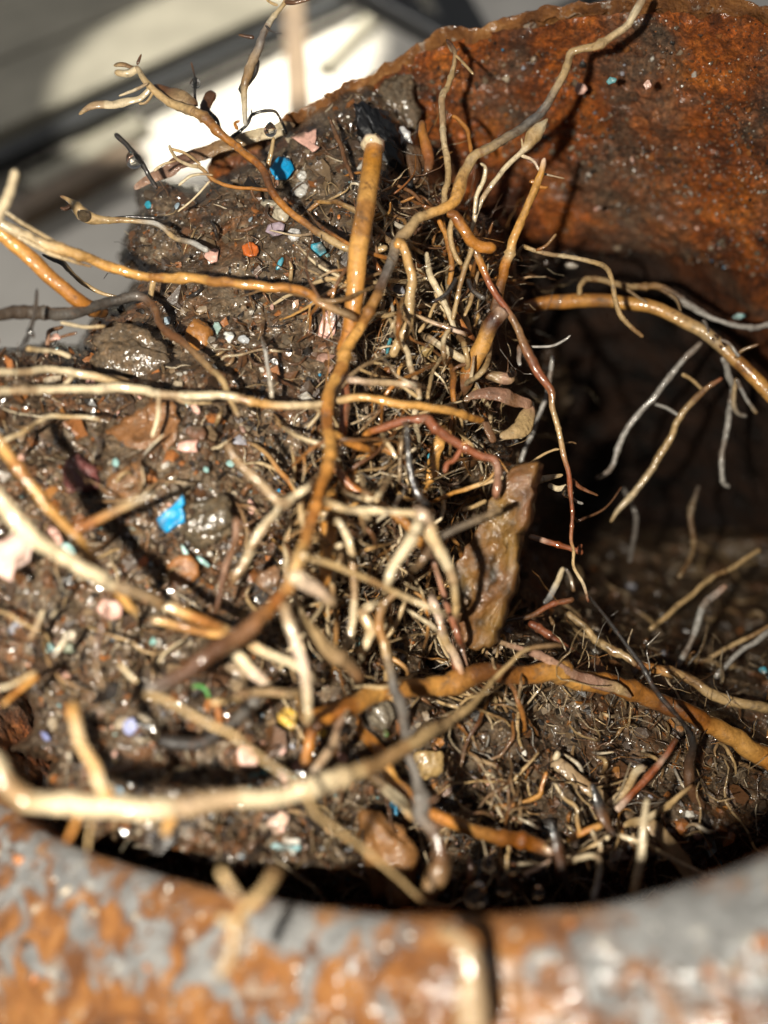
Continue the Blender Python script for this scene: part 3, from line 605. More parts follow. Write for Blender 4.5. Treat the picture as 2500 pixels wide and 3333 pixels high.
R('long thick orange-brown root lying across the lower middle and right', 'OOOoooOBOooOOBOOooOB',
  '1010,2350 1060,2335 1138,2303 1222,2261 1343,2236 1463,2224 1584,2203 1704,2190 1800,2186 1862,2196 1982,2222 2073,2253 2163,2289 2254,2339 2344,2385 2434,2437 2500,2478 2580,2530',
  [99, 102, 108, 113, 117, 120, 123, 125, 126, 126, 127], (36, 34, 33, 34, 36, 34, 32, 33, 34), knob=.08,
  kids=[('BOOB', '1040,2335 1022,2380 1008,2440 997,2500', (99, 99), (22, 20, 13)), ('BRB', '1495,2205 1480,2150 1470,2120', (114, 113), (14, 9)), ('WT', '1600,2140 1606,2170 1625,2196', (113, 115), (4, 6))])
R('orange-brown root dropping from the big root to the bottom middle, cut at its end', 'BOOoOOOoOOw', '1162,2339 1186,2384 1222,2432 1270,2520 1312,2574 1373,2640 1463,2677 1553,2695 1644,2719 1730,2745 1795,2766', [110, 108, 106, 104, 104, 105, 107, 108], (20, 21, 22, 22, 21, 21, 24, 24), knob=.06, tip=(.6, .9),
  kids=[('TWWo', '1205,2520 1258,2568 1310,2610 1345,2668', (101, 101, 103), (13, 18, 17, 10)), ('ow', '1775,2755 1787,2768 1795,2770', (106, 105), (12, 14))])
R('smooth amber root arching over the dark hole at the right', 'BOOoooTTtoooo', '1690,1002 1741,993 1832,985 1982,980 2103,998 2193,1028 2284,1076 2344,1124 2392,1172 2440,1214 2500,1280 2580,1370', [150, 150, 149, 147, 146, 145, 144, 143], (20, 24, 23, 22, 22, 23, 24, 23), knob=.05, wob=.4,
  kids=[('GGGGG', '2284,1116 2211,1186 2139,1282 2091,1337 2024,1427 1994,1511 1965,1545 1936,1559', (147, 150, 153), (10, 10, 9, 8)), ('GG', '2128,1318 2170,1330 2208,1350', (151, 149), (6, 5)),
        ('RTTTWT', '2350,1230 2284,1276 2211,1361 2193,1415 2151,1481 2091,1572 2018,1656 1986,1700', (146, 149, 152), (6, 10, 10, 11, 9, 5)), ('TT', '2284,1273 2250,1235 2222,1215', (148, 147), (6, 6)),
        ('GGGG', '2350,1160 2380,1230 2388,1270 2374,1373 2350,1493 2350,1562 2376,1583', (146, 152, 155), (9, 10, 8)), ('GGT', '2402,1230 2430,1300 2460,1345', (146, 149), (7, 7)), ('TG', '2396,1230 2392,1330 2430,1355', (148, 152), (8, 7)),
        ('TB', '2395,1165 2418,1140 2470,1122', (142, 140), (6, 5)), ('GG', '2345,1105 2372,1118 2405,1160', (141, 141), (5, 6)), ('gg', '2290,1040 2300,1060 2305,1085', (146, 145), (6, 5))])
R('fuzzy pale root hugging the rust wall above the hole', 'TTTtTGGGG', '1886,960 1893,930 1915,910 1970,916 2043,934 2133,934 2193,964 2284,1018 2374,1053 2440,1065 2510,1055', [146, 147, 148, 149, 149, 150], (8, 10, 11, 12, 9, 9, 9), knob=.35,
  kids=[('tt', '2150,940 2200,970 2216,1010', (148, 146), (5, 4)), ('tt', '2020,930 2060,955 2110,985', (148, 146), (5, 4))])
R('thin tan root bending down in front of the arching amber root', 'TTWTTTTT', '1700,800 1711,806 1771,824 1862,836 1934,854 1976,878 1994,939 2012,1017 2055,1065 2096,1100', [130, 131, 133, 135, 137, 138], (7, 8, 8, 9, 9, 9, 6), kids=[('OT', '1745,815 1775,800 1810,760', (130, 129), (6, 5)), ('tT', '1700,806 1690,830 1700,850', (131, 133), (5, 4))])
R('long thin red-brown root hanging past the dark hole', 'TORRRTRRBTTRRRRTTWR', '1535,805 1566,860 1590,909 1608,940 1645,999 1681,1065 1711,1144 1753,1216 1795,1276 1801,1330 1819,1403 1832,1475 1850,1541 1856,1602 1862,1674 1860,1752 1868,1790 1868,1845 1898,1899 1915,1960', [122, 122, 122, 122, 124, 126], (12, 12, 11, 12, 16, 11, 9, 9, 7, 6, 6, 5),
  kids=[('GG', '1711,1132 1789,1129 1840,1108 1858,1092', (123, 122), (4, 5, 3)), ('TT', '1820,1462 1801,1465 1760,1485 1725,1510', (125, 125), (4, 5)), ('BG', '1690,1120 1688,1170 1692,1190', (123, 122), (9, 7)), ('RB', '1856,1565 1890,1590 1945,1612', (125, 126), (9, 4), dict(flat=.5)),
        ('GG', '1866,1620 1880,1632 1900,1640', (126, 127), (5, 5)), ('Tt', '1866,1680 1876,1690 1880,1700', (126, 127), (4, 3)), ('tt', '1835,1445 1860,1440 1878,1446', (125, 126), (3, 3))])
R('shiny black root running from the hanging root down to the lower right', 'DDDDDDDBD', '1920,1940 1964,2001 2024,2080 2079,2158 2127,2236 2157,2279 2223,2351 2254,2411 2241,2484 2250,2580 2330,2680', [125, 121, 118, 116, 116, 120, 121], (6, 7, 9, 9, 8, 12, 18, 20))
R('short fat orange root stub with a dark ring beside the hole', 'wBBooOBB', '1640,1010 1622,1032 1596,1062 1578,1100 1555,1150 1535,1190 1511,1246 1488,1285', [121, 122, 124, 127], (25, 26, 27, 28, 28, 26, 24), knob=.06, wob=.3, tip=(.9, .7))
R('upright tan stick leaning on the rust wall at upper right', 'wooooTOBB', '1777,515 1765,560 1753,591 1717,675 1681,772 1663,832 1644,870 1620,957 1605,1020', [122, 123, 124, 124], (8, 13, 14, 15, 16, 17, 16), kids=[('OO', '1752,600 1735,588 1722,590', (123, 123), (10, 6)), ('OO', '1750,610 1775,615 1785,612', (123, 123), (8, 4))])
R('pale root with a swollen bulb just below the top right branch', 'TWTTWWWWWW', '1783,384 1765,405 1741,434 1720,470 1699,494 1651,543 1590,621 1554,681 1542,723 1525,775', [124, 124, 124, 125, 126], (3, 16, 27, 20, 11, 9, 9, 9, 8, 7), kids=[('WwW', '1695,508 1735,525 1765,560 1838,580', (124, 125), (6, 5, 3)), ('WWW', '1560,530 1578,545 1576,585 1554,640 1546,700', (122, 124), (5, 7, 7)), ('WT', '1705,490 1700,470 1697,450', (124, 123), (6, 3))])
R('straight pale upright root in the upper middle, brown at its top', 'BBtTTWTTT', '1455,130 1469,145 1481,181 1470,240 1455,290 1439,315 1445,434 1460,543 1451,640 1448,700', [132, 131, 130, 128], (6, 8, 10, 13, 11, 11), kids=[('TT', '1480,180 1510,210 1540,242', (131, 130), (5, 4)), ('WB', '1475,170 1463,150 1455,128', (132, 132), (5, 3))])
R('stubby brown root beside the straight pale upright root', 'BOORB', '1379,400 1385,440 1392,500 1396,560', [134, 132], (15, 18, 16))
R('thin bent orange root against the wall behind the pale upright root', 'OOOO', '1470,375 1490,385 1517,416 1528,460 1535,505', [134, 133], (7, 8, 7))
R('straight tan root dropping from the fork in the upper tangle', 'TTTT', '1541,790 1535,818 1511,878 1493,957 1475,1045', [121, 121, 122], (8, 9, 8))
R('stout white root kinked at its middle in the upper tangle', 'WWWWW', '1391,820 1394,850 1403,905 1433,963 1463,1023 1487,1080', [124, 123, 123], (8, 10, 10, 8))
R('orange root behind the white kinked one, broken into two bends', 'OoOORO', '1427,720 1457,784 1469,870 1462,940 1455,985 1493,1029 1531,1086', [128, 127, 127], (9, 10, 9))
R('black bent twig crossing the white kinked root', 'DDD', '1489,905 1475,930 1451,957 1403,983', [121, 120], (7, 9, 6))
R('short black root curling right above the orange stub', 'DDg', '1520,910 1540,948 1583,972', [123, 122], (9, 9))
R('pinkish thin root slanting right between the pale uprights', 'TwT', '1338,1020 1403,1047 1497,1082', [120, 121], (7, 7))
R('tan thin root slanting left below the pinkish one', 'TTT', '1425,975 1405,1010 1391,1041 1359,1080', [123, 122], (6, 7))
R('hooked cream root left of the orange stub', 'TWTo', '1465,1068 1452,1085 1445,1113 1447,1162', [119, 118], (6, 9, 8))
R('stout cream root lying left of the orange stub', 'WWT', '1403,1108 1451,1138 1510,1166', [124, 123], (12, 12))
R('pink-tan root lying level just above the long white root', 'wwTwP', '1150,1234 1222,1240 1294,1247 1350,1256', (9, 9), (12, 11))
R('thin grey-white thread forking off the level pink root', 'GWG', '1270,1195 1290,1222 1349,1252', [114, 114], (6, 5))
R('arched red-brown root looping over the centre of the tangle', 'OOORRRRRRPRR', '1178,1437 1200,1412 1222,1403 1282,1385 1343,1371 1391,1367 1421,1397 1463,1427 1511,1457 1566,1481 1610,1492 1622,1540 1617,1612', [113, 111, 110, 111, 112, 112], (12, 14, 15, 14, 13), kids=[('RRR', '1510,1458 1480,1500 1460,1508 1449,1538', (112, 111), (9, 9, 8)), ('OT', '1500,1450 1520,1440 1535,1450', (111, 111), (6, 4))])
R('orange root entering the red loop from the left', 'OoOOB', '1085,1420 1110,1432 1138,1445 1195,1460', [106, 108, 110], (14, 15, 13))
R('brown curved root under the red loop', 'BOOB', '1205,1455 1240,1462 1285,1478 1315,1512', [114, 114], (12, 13))
R('orange-red root sloping down right through the centre', 'oOROoOB', '1090,1528 1120,1565 1138,1584 1186,1614 1252,1656 1318,1704 1375,1770', [109, 109, 109], (17, 16, 15, 17))
R('broad flat orange root right of centre, half hidden behind the red loop', 'oooO', '1442,1420 1421,1475 1403,1525 1396,1570', [120, 119], (20, 22, 16), flat=.5)
R('dark wet root hanging straight down through the centre', 'DgDDDDD', '1320,1395 1324,1420 1336,1493 1349,1584 1370,1625 1391,1662', [106, 106, 106], (10, 12, 15, 14))
R('thin white root beside the dark hanging one', 'WWW', '1309,1435 1303,1490 1300,1550', [112, 112], (6, 6))
R('pale level root near the centre, end turned down', 'WTWTG', '1080,1640 1162,1656 1282,1664 1377,1668', [97, 98, 99], (13, 13, 12), kids=[('TW', '1150,1658 1180,1676 1204,1694', (98, 99), (10, 9))])
R('thick blond root hanging from the white node at the centre', 'WWWWWT', '1362,1695 1345,1722 1326,1755 1312,1778 1285,1830 1264,1890', [96, 95, 95, 97], (20, 24, 23, 18, 15))
R('pale forked root to the right of the thick blond root', 'WwTWTTB', '1375,1685 1390,1712 1415,1765 1451,1833 1475,1899 1481,1960 1483,2000', [97, 98, 100, 104], (20, 26, 19, 17, 12, 10))
R('narrow red root beside the pale forked root', 'RPRR', '1405,1820 1421,1870 1440,1930 1478,2030 1500,2090', [106, 107, 109], (8, 10, 10))
R('jointed pink-tan root standing on the big orange root', 'TwwTwOB', '1407,1955 1420,1995 1430,2036 1445,2080 1475,2130 1490,2160 1502,2185', [112, 112, 113], (13, 15, 17, 16, 14), knob=.3)
R('slender brown root right of the jointed one', 'BBPB', '1475,2030 1490,2070 1505,2115 1514,2165', [115, 115], (8, 11, 10))
R('thin tan root slanting across the lower centre', 'WTTTWT', '985,1815 1005,1821 1071,1839 1162,1869 1252,1911 1343,1953 1442,1996', [92, 94, 97, 100], (13, 11, 10, 9))
R('cream root hanging from the white node towards the near rim', 'WTWwWTw', '930,1975 933,1990 951,2062 975,2146 987,2230 995,2290 1002,2330', [89, 89, 91], (15, 17, 17, 17, 14))
R('pale drooping root left of the lower centre with a small hook', 'TWWTWTT', '1105,1700 1120,1725 1144,1772 1156,1839 1156,1929 1144,2038 1118,2125', [103, 102, 103], (12, 14, 14, 13), kids=[('WT', '1116,1778 1098,1786 1090,1810', (102, 103), (11, 8)), ('TW', '1150,2000 1180,1990 1215,1970', (103, 102), (10, 8))])
R('white looped root in the lower centre', 'WWTWW', '1186,2112 1200,2065 1204,2040 1182,2001 1195,1972 1226,1966', [104, 103, 104], (12, 17, 17, 14, 10))
R('long slimy grey-brown root hanging down to a swollen jelly tip', 'TToTgggggggBBTT', '1300,1915 1246,1971 1234,2038 1252,2086 1264,2152 1282,2230 1306,2303 1312,2375 1324,2453 1349,2532 1367,2592 1379,2664 1409,2719 1427,2791 1421,2850 1410,2900 1405,2935', [103, 103, 102, 99, 96, 94, 92, 91, 90], (10, 15, 15, 14, 16, 15, 17, 14, 17, 20, 36, 22, 21, 40, 36, 12), kids=[('gg', '1330,2400 1355,2360 1362,2335', (97, 98), (4, 3)), ('BB', '1395,2610 1418,2600 1425,2588', (93, 93), (7, 4)), ('BB', '1410,2680 1438,2690 1446,2680', (92, 92), (8, 5))])
R('small white rootlet right of the lower centre, curled at its top', 'WTW', '1318,1965 1300,2013 1282,2050 1266,2072', [111, 111], (8, 10, 6))
R('thin white rootlet meeting the pink jointed root', 'WW', '1336,1995 1380,2025 1418,2052', [111, 111], (7, 8))
R('cream root dropping from the big root behind the bottom arch', 'TWwWw', '1120,2330 1101,2365 1089,2417 1041,2490 1014,2545', [100, 96, 93], (12, 15, 17, 15))
R('long thin tan root slanting down to the near rim at bottom centre', 'tTTTTTTTTTTt', '470,2265 500,2267 543,2279 603,2309 693,2357 754,2387 814,2441 874,2490 963,2550 1000,2594 1029,2646 1101,2701 1174,2755 1270,2833 1343,2900 1420,2975', [84, 83, 82, 80, 79, 80, 82, 85], (12, 10, 9, 9, 9, 8))
R('thin brown root dropping straight down at the left', 'BBBtB', '358,1935 356,1945 338,2013 319,2092 313,2170 329,2243 322,2340', [92, 91, 90], (8, 8, 8))
R('red-brown upright root left of the pale V-shaped root', 'BPBPB', '770,1690 766,1710 760,1778 729,1857 705,1985', [98, 99, 101], (10, 10, 9))
R('pale V-shaped root out of focus left of centre', 'tTWWWWT', '735,1440 747,1460 784,1511 844,1566 898,1626 928,1636 965,1615 1005,1585', [96, 96, 97, 99], (8, 14, 15, 16, 14, 11), kids=[('WWWT', '905,1640 892,1680 832,1745 784,1835 750,1885', (97, 98), (12, 14, 12)), ('WT', '915,1650 860,1730 800,1810', (96, 97), (6, 7))])
R('drooping grey-white rootlet in the middle of the soil', 'GGW', '862,1140 868,1165 874,1210 886,1285', (5, 5), (8, 8))
R('fine white thread curling on the soil above the white root', 'WWWW', '720,1172 735,1160 778,1156 844,1140 904,1144', (4, 4), (3, 3))
R('wavy white rootlet lying on the soil at the far left', 'WTWTWT', '20,1430 90,1397 157,1355 211,1355 283,1358 328,1368', (7, 6), (8, 8, 6))
R('short cream root at the left edge above the white pair', 'TWWW', '85,1138 140,1140 181,1144 232,1164', (8, 6), (9, 10))
R('thin pale root end beside the dark level root', 'WWT', '199,1053 265,1065 340,1062', (10, 8), (8, 6))
R('black upright twig with side spines at the left', 'DgDD', '122,940 116,985 108,1029 90,1089 68,1130', [108, 107], (4, 7, 8, 7), kids=[('DD', '95,1075 105,1085 112,1100', (107, 107), (10, 6))])
R('forked brown twig standing over the gap at the left', 'BBPB', '210,1062 165,1075 157,1100 152,1160', [116, 114], (6, 8, 8), kids=[('BB', '160,1115 200,1098 250,1082', (115, 114), (5, 4))])
R('dark stringy root drooping between the two left orange roots', 'DDDTTT', '140,828 180,845 205,856 241,900 283,934 338,958 395,972', [122, 122, 123], (4, 10, 9, 7, 6))
R('long frayed root reaching out over the bright floor at upper left', 'WTTTOOOOBOOTTTT', '446,217 476,271 530,319 603,356 663,386 711,428 754,464 790,500 838,543 874,585 904,639 946,693 1005,741 1059,778 1138,814 1198,820 1262,806', [126, 126, 125, 125, 124, 123, 122, 121, 120], (9, 14, 17, 15, 13, 13, 13, 13, 14, 13, 12),
  kids=[('WWT', '448,222 415,245 374,238', (126, 126), (10, 12, 8)), ('BT', '440,225 400,210 372,215', (127, 127), (7, 8, 5), dict(flat=.5)), ('BB', '448,210 455,190 460,176', (126, 126), (6, 3)), ('WWWT', '490,275 446,319 374,335 301,338 258,370', (126, 127), (8, 12, 14, 5), dict(flat=.5)), ('WW', '480,272 434,295 386,313', (125, 125), (4, 5, 3)),
        ('BBtB', '495,280 545,305 600,320 640,345', (128, 127), (16, 22, 24, 14), dict(flat=.35, name='bark_strip')), ('TT', '500,295 475,330 450,338', (126, 126), (5, 4))])
R('tall forked root standing in front of the bright floor patch', 'OTTWGGWTWG', '985,-30 940,-10 928,10 892,54 862,96 838,157 814,211 798,271 796,338 799,412', [128, 128, 129, 130], (9, 8, 8, 9, 14, 18, 15, 10, 8), kids=[('DD', '862,84 884,102 918,110', (128, 128), (5, 2)), ('BB', '832,115 800,115 778,112', (129, 129), (7, 3)), ('DD', '836,190 822,235 782,300', (129, 130), (7, 12, 5), dict(flat=.6)), ('TT', '905,15 885,8 868,-2', (128, 128), (4, 4)), ('BB', '925,5 960,5 1010,-12', (128, 127), (8, 7)), ('OO', '775,420 765,400 780,392', (132, 131), (5, 4))])
R('black twig carrying a large drop in front of the grey board', 'DDDD', '377,434 422,488 464,543 510,613', [127, 127, 128], (8, 10, 8, 7), name='twig', cat='twig')
R('thin black upright twig pierced by a drop at the bright patch', 'BDDD', '621,203 633,253 633,313 640,345', [131, 131], (3, 4, 6), name='twig', cat='twig')
R('thin black hooked twig on top of the soil below the bright patch', 'DDDDD', '741,460 802,410 826,372 892,362 916,392 936,438', [135, 134], (5, 5), name='twig', cat='twig', kids=[('DD', '828,374 818,365 817,352', (135, 135), (4, 2))])
R('dark leafy twig standing behind the frayed root', 'BBD', '690,300 672,330 665,365 700,400', [134, 133], (20, 18, 14), flat=.4, name='twig', cat='twig', kids=[('DD', '690,375 708,395 716,420', (132, 132), (6, 4))])
R('thin branching cream rootlet under the frayed root', 'WTWTOOO', '549,470 560,495 579,518 615,536 651,543 693,585 754,609 830,616 880,620', [128, 127, 125], (5, 7, 6), kids=[('TT', '556,480 605,500 650,536', (128, 127), (5, 4)), ('WW', '585,603 620,575 655,567 690,570', (127, 126), (5, 4)), ('WW', '579,687 635,640 680,588', (128, 126), (3, 4)), ('WT', '500,556 530,535 575,522', (128, 128), (4, 4)), ('BB', '815,612 825,640 840,655', (126, 127), (5, 4))])
R('tan root with a glassy swollen node hanging off the left of the soil', 'BTTTTTGTGG', '193,639 229,660 255,685 290,708 338,717 422,717 512,730 567,772 633,790 680,812', [124, 124, 125, 125, 123], (5, 12, 26, 20, 8, 9, 9, 10, 9), kids=[('BB', '230,668 210,680 195,676', (124, 124), (7, 4)), ('DD', '338,714 420,708 512,712', (126, 127), (4, 5))])
R('white rod poking in at the left edge, out of focus', 'WWW', '54,548 40,600 18,655 -20,730', [98, 96], (14, 14, 15))
R('thin upright root tipped with a clear drop near the blue chip', 'TTO', '892,450 880,518 868,570', [126, 127], (6, 8, 8))
R('pale-tipped red twig in the dark hole beside the rust flake', 'wwRRR', '1718,1745 1740,1752 1789,1766 1850,1784 1898,1799', [130, 130], (9, 10, 9, 11), kids=[('RR', '1880,1795 1890,1780 1895,1778', (130, 130), (8, 5))])
R('far brown-white root slanting up the dark wall at the right', 'TTTTT', '2477,1790 2344,1869 2223,1959 2115,2046', [160, 158, 154], (9, 10, 9))
R('grey kinked root standing in the dark pipe floor at the right', 'PGGG', '2364,1908 2290,1971 2254,2074 2205,2172', [150, 149, 148], (12, 11, 10))
R('tan root entering the dark pipe from the right edge, upper of two', 'TTTt', '2540,2030 2500,2044 2392,2098 2302,2148', [150, 150, 150], (10, 9))
R('grey root entering the dark pipe from the right edge, lower of two', 'GGGG', '2540,2040 2500,2062 2404,2128 2330,2208', [148, 147, 147], (10, 9))
R('blurred wavy root against the dark wall of the pipe', 'gttt', '2272,1580 2247,1674 2258,1765 2247,1815 2210,1880', [170, 168, 164], (9, 10, 9))
R('faint grey root deep in the pipe left of the wavy one', 'ggg', '2030,1590 2067,1680 2063,1765 2050,1830', [172, 168], (8, 9))
R('faint wire-thin root in the dark hole', 'BBB', '1886,1694 1970,1652 2024,1584', [138, 140], (4, 3))
R('orange-tan root coming in at the right edge behind the big root', 'BOTTTT', '2070,2160 2103,2170 2193,2190 2254,2218 2314,2259 2404,2289 2510,2313', [136, 136, 135], (15, 18, 18))
R('shiny red strip of root below the rust flake', 'RRRBB', '1723,2024 1771,2056 1832,2098 1892,2140 1950,2172', [133, 132], (13, 16, 14, 9))
R('knobbly pale root with tiny drops behind the black root', 'tTTTB', '1850,1989 1922,2062 1982,2110 2037,2140 2070,2170', [137, 135], (11, 14, 13, 10), knob=.4)
R('brown-red stick crossing below the rust flake', 'DBRB', '1645,2022 1730,2005 1800,1965 1866,1950', [132, 133], (6, 9, 10))
R('flat white twig hanging in the dark hole above the black root', 'WWGD', '1836,1848 1820,1895 1795,1935 1768,1970', [140, 139], (8, 12, 9), flat=.5, kids=[('gt', '1840,1850 1855,1880 1865,1925', (140, 140), (6, 8))])
R('dark red stick with a pale joint standing at the lower right', 'BRRwRRRRww', '2200,2403 2178,2440 2160,2468 2152,2480 2130,2505 2091,2548 2050,2590 2022,2618 2008,2634', [117, 115, 113], (8, 10, 12, 12, 12), wob=.3, **CUT)
R('pale blunt stick leaning beside the dark red stick', 'wWTW', '2098,2498 2080,2508 2043,2556 1976,2618', [116, 114], (14, 15, 12), tip=(.9, .7))
R('stiff straight white rootlet standing at the bottom right', 'WWWWT', '2106,2600 2100,2650 2094,2707 2085,2803 2060,2915', [101, 100, 99], (8, 12, 14, 14), wob=.4)
R('straight white rootlet lying towards the near rim at lower right', 'WWTWW', '2016,2718 2055,2732 2103,2749 2193,2797 2300,2852', [108, 107, 106], (8, 9, 9), wob=.4)
R('bent thin white rootlet left of the dark splinter at lower right', 'WTTW', '1805,2548 1837,2598 1874,2628 1900,2690', [112, 110], (5, 7, 8))
R('flat wavy tan rootlet right of the stiff white one', 'BTTWTT', '2254,2556 2211,2592 2163,2634 2109,2670 2060,2680 2030,2690', [113, 110], (5, 12, 13, 8), flat=.4)
R('white hooked root bending down to the rim at lower right', 'TWWGG', '1850,2809 1892,2787 1946,2791 1944,2876 1932,2935', [104, 102, 100], (10, 11, 13, 13), kids=[('WW', '1946,2790 1955,2760 1950,2740', (104, 104), (8, 6))])
R('wavy white rootlet above the hooked root at lower right', 'WTTW', '1845,2792 1890,2780 1922,2758 1985,2718', [107, 107], (7, 9), kids=[('WW', '1940,2745 1930,2720 1925,2705', (107, 107), (6, 7))])
R('thin orange stub pointing left from the dark splinter', 'oOo', '1848,2740 1900,2708 1960,2682', [108, 108], (12, 11), kids=[('To', '1874,2648 1880,2685 1888,2715', (108, 108), (6, 8))])
R('broad dull tan straw lying flat at the lower right', 'tttt', '2100,2680 2160,2735 2230,2810 2260,2860', [112, 110], (24, 28, 24), flat=.3)
R('flat cream straw lying across the soil at lower right', 'WWWTt', '1808,2478 1850,2510 1900,2545 1980,2600', [118, 116], (20, 23, 20), flat=.3, tip=(.9, .6), kids=[('WW', '1808,2475 1815,2460 1822,2446', (117, 117), (10, 9))])
R('black splinter standing at the lower right', 'DDBD', '1920,2552 1946,2616 1971,2668 2005,2720', [109, 108], (9, 20, 18, 8), flat=.5, name='splinter', cat='splinter')
R('black curved twig standing over the near rim at lower right', 'DDBDD', '1790,2665 1812,2720 1822,2785 1836,2850 1862,2920', [100, 99], (9, 20, 16, 7), flat=.6, name='twig', cat='twig')
R('thin cream rootlets crossing left of the black curved twig', 'WWW', '1670,2815 1730,2812 1792,2815', [104, 104], (6, 7), kids=[('ww', '1700,2848 1750,2825 1795,2798', (103, 103), (6, 7))])
R('wiry tan root with a small fork in the lower right soil', 'TTTTW', '1753,2446 1725,2480 1693,2514 1640,2575 1600,2592 1555,2600', [115, 114], (5, 7, 6), kids=[('WW', '1578,2520 1651,2538 1711,2555', (115, 115), (6, 6)), ('WT', '1645,2545 1628,2585 1622,2612', (114, 114), (7, 7))])
R('curved orange rootlet below the wiry tan fork', 'OOoOO', '1780,2510 1765,2560 1757,2590 1711,2612 1660,2625 1600,2620', [113, 112], (7, 9, 8))
R('blurred tan twig leaning over the near rim', 'TTTtt', '905,2838 880,2875 844,2912 790,2958 768,3010 748,3100 715,3190', [72, 70, 68, 67], (22, 18, 17, 22, 16), name='twig', cat='twig', kids=[('Tt', '715,2835 745,2880 782,2925', (72, 71), (13, 14)), ('TT', '715,2990 740,3000 768,3015', (69, 69), (16, 14))])
R('blurred cream root end standing in front of the rim at the bottom', 'TWWWW', '1430,3038 1490,3060 1530,3105 1548,3195 1545,3290 1540,3400', [71, 69, 68, 67], (20, 26, 38, 50, 50), name='root')
R('small cream rootlet at the left edge above the dark gap', 'WWTT', '-20,2245 20,2236 72,2210 118,2186', (8, 8), (9, 9))
R('short orange root end over the dark gap at the left edge', 'oOoO', '12,2292 50,2258 90,2225 122,2198', (8, 7), (8, 12))
R('short cream rootlet lying on the soil at lower left, upper one', 'WWT', '142,1985 125,2030 98,2085', (5, 5), (7, 10, 7))
R('greyish stub lying on the soil at lower left', 'GWG', '229,2058 200,2100 175,2136', (5, 5), (8, 11, 8))
R('pale thin stub left of the long brown root tip', 'TWT', '390,2160 420,2195 450,2222', (7, 7), (9, 10, 7))
R('blurred tan root end lying level left of the big orange root', 'TTTT', '690,2293 740,2285 790,2278', (9, 9), (11, 12))
R('blurred grey-tan root lying level left of the big orange root', 'ttTT', '770,2265 860,2256 960,2258', (11, 11), (13, 15))
R('dark root slanting under the thin tan root at lower left', 'DgDD', '720,2370 760,2345 810,2305 850,2270', (9, 9), (14, 18, 15))
R('dark curved root lying in the lower left soil', 'DDDD', '525,2410 580,2420 650,2410 720,2370', (4, 5), (18, 22, 18))
R('lower straight orange root segment below the centre', 'BoOoOB', '1078,1625 1072,1674 1070,1740 1068,1810 1063,1885', (5, 6, 6), (24, 27, 27, 26), knob=.05, wob=.3)
R('red-brown root stub just above the level pink root', 'BRB', '1128,1230 1122,1320 1115,1395', (5, 5), (18, 18, 16))
R('soft grey-brown root crossing in front of the rust flake', 'ttgt', '1365,1830 1433,1748 1523,1700 1635,1660', [98, 100, 104], (11, 12, 11))
R('thin branching cream root meeting the flake from the left', 'WOoW', '1427,1628 1499,1598 1560,1575 1650,1550', [117, 118], (7, 9, 7), kids=[('TT', '1505,1662 1540,1650 1582,1630', (117, 118), (7, 7)), ('To', '1560,1575 1590,1560 1610,1535', (117, 117), (5, 4))])
R('frayed cream root fibres at the top right of the rust flake', 'tWWT', '1640,1590 1700,1570 1760,1562 1835,1545', [128, 128], (8, 14, 12, 5), flat=.4, kids=[('WW', '1790,1575 1820,1590 1850,1580', (128, 128), (12, 8), dict(flat=.4))])
R('grey straight rootlet deep in the hole', 'GGG', '1797,1154 1788,1210 1765,1318 1730,1410 1697,1502', [144, 145], (8, 9, 8))
R('short tan root bent between the upright roots near the fork', 'TTT', '1478,690 1462,760 1480,830 1500,860', [125, 125], (9, 10, 8))
R('small branch of pale rootlets right of the fork', 'TWTT', '1560,880 1545,930 1530,985 1510,1030', [126, 125], (5, 7, 6))
R('flat tan bark strip arching along the broken pipe edge at upper left', 'PPPTWWt', '440,612 512,555 603,512 723,470 844,434 928,416 960,410', [136, 137, 138, 139], (8, 20, 23, 22, 21, 18, 6), flat=.25, knob=.04, streak=.8, name='bark_strip', cat='bark strip', mat=M_FLAKE)
R('curled brown bark ribbon bent back on itself beside the hole', 'tPPPBPB', '1510,1305 1545,1285 1602,1278 1640,1284 1674,1298 1710,1310 1734,1322', [121, 121, 123], (8, 15, 18, 20, 17, 20), flat=.25, name='bark_ribbon', cat='bark ribbon', mat=M_FLAKE, kids=[('PTTt', '1738,1318 1715,1355 1680,1390 1626,1420', (123, 122, 120), (14, 27, 30, 12), dict(flat=.3, name='bark_strip')), ('BB', '1575,1360 1590,1400 1605,1440', (121, 121), (12, 16), dict(flat=.3, name='bark_strip'))])
R('pinkish peeled bark strip lying over the big orange-brown root', 'tPPPPTP', '1605,2082 1699,2114 1783,2144 1862,2186 1952,2222 2024,2247 2058,2272', [116, 119, 121], (7, 10, 14, 15, 20, 16, 4), flat=.35, name='bark_strip', cat='bark strip', mat=M_FLAKE)
R('small brown grub-like bark curl beside the orange stub', 'BtPt', '1590,1212 1620,1222 1650,1232 1676,1236', [124, 124], (13, 19, 19, 13), knob=.3, name='bark_curl', cat='bark curl', mat=M_FLAKE)
R('dark bark sliver leaning on the soil near the upright cut root', 'BBB', '1075,385 1100,450 1125,520 1150,585', (4, 3), (5, 9, 6), name='bark_sliver', cat='bark sliver')

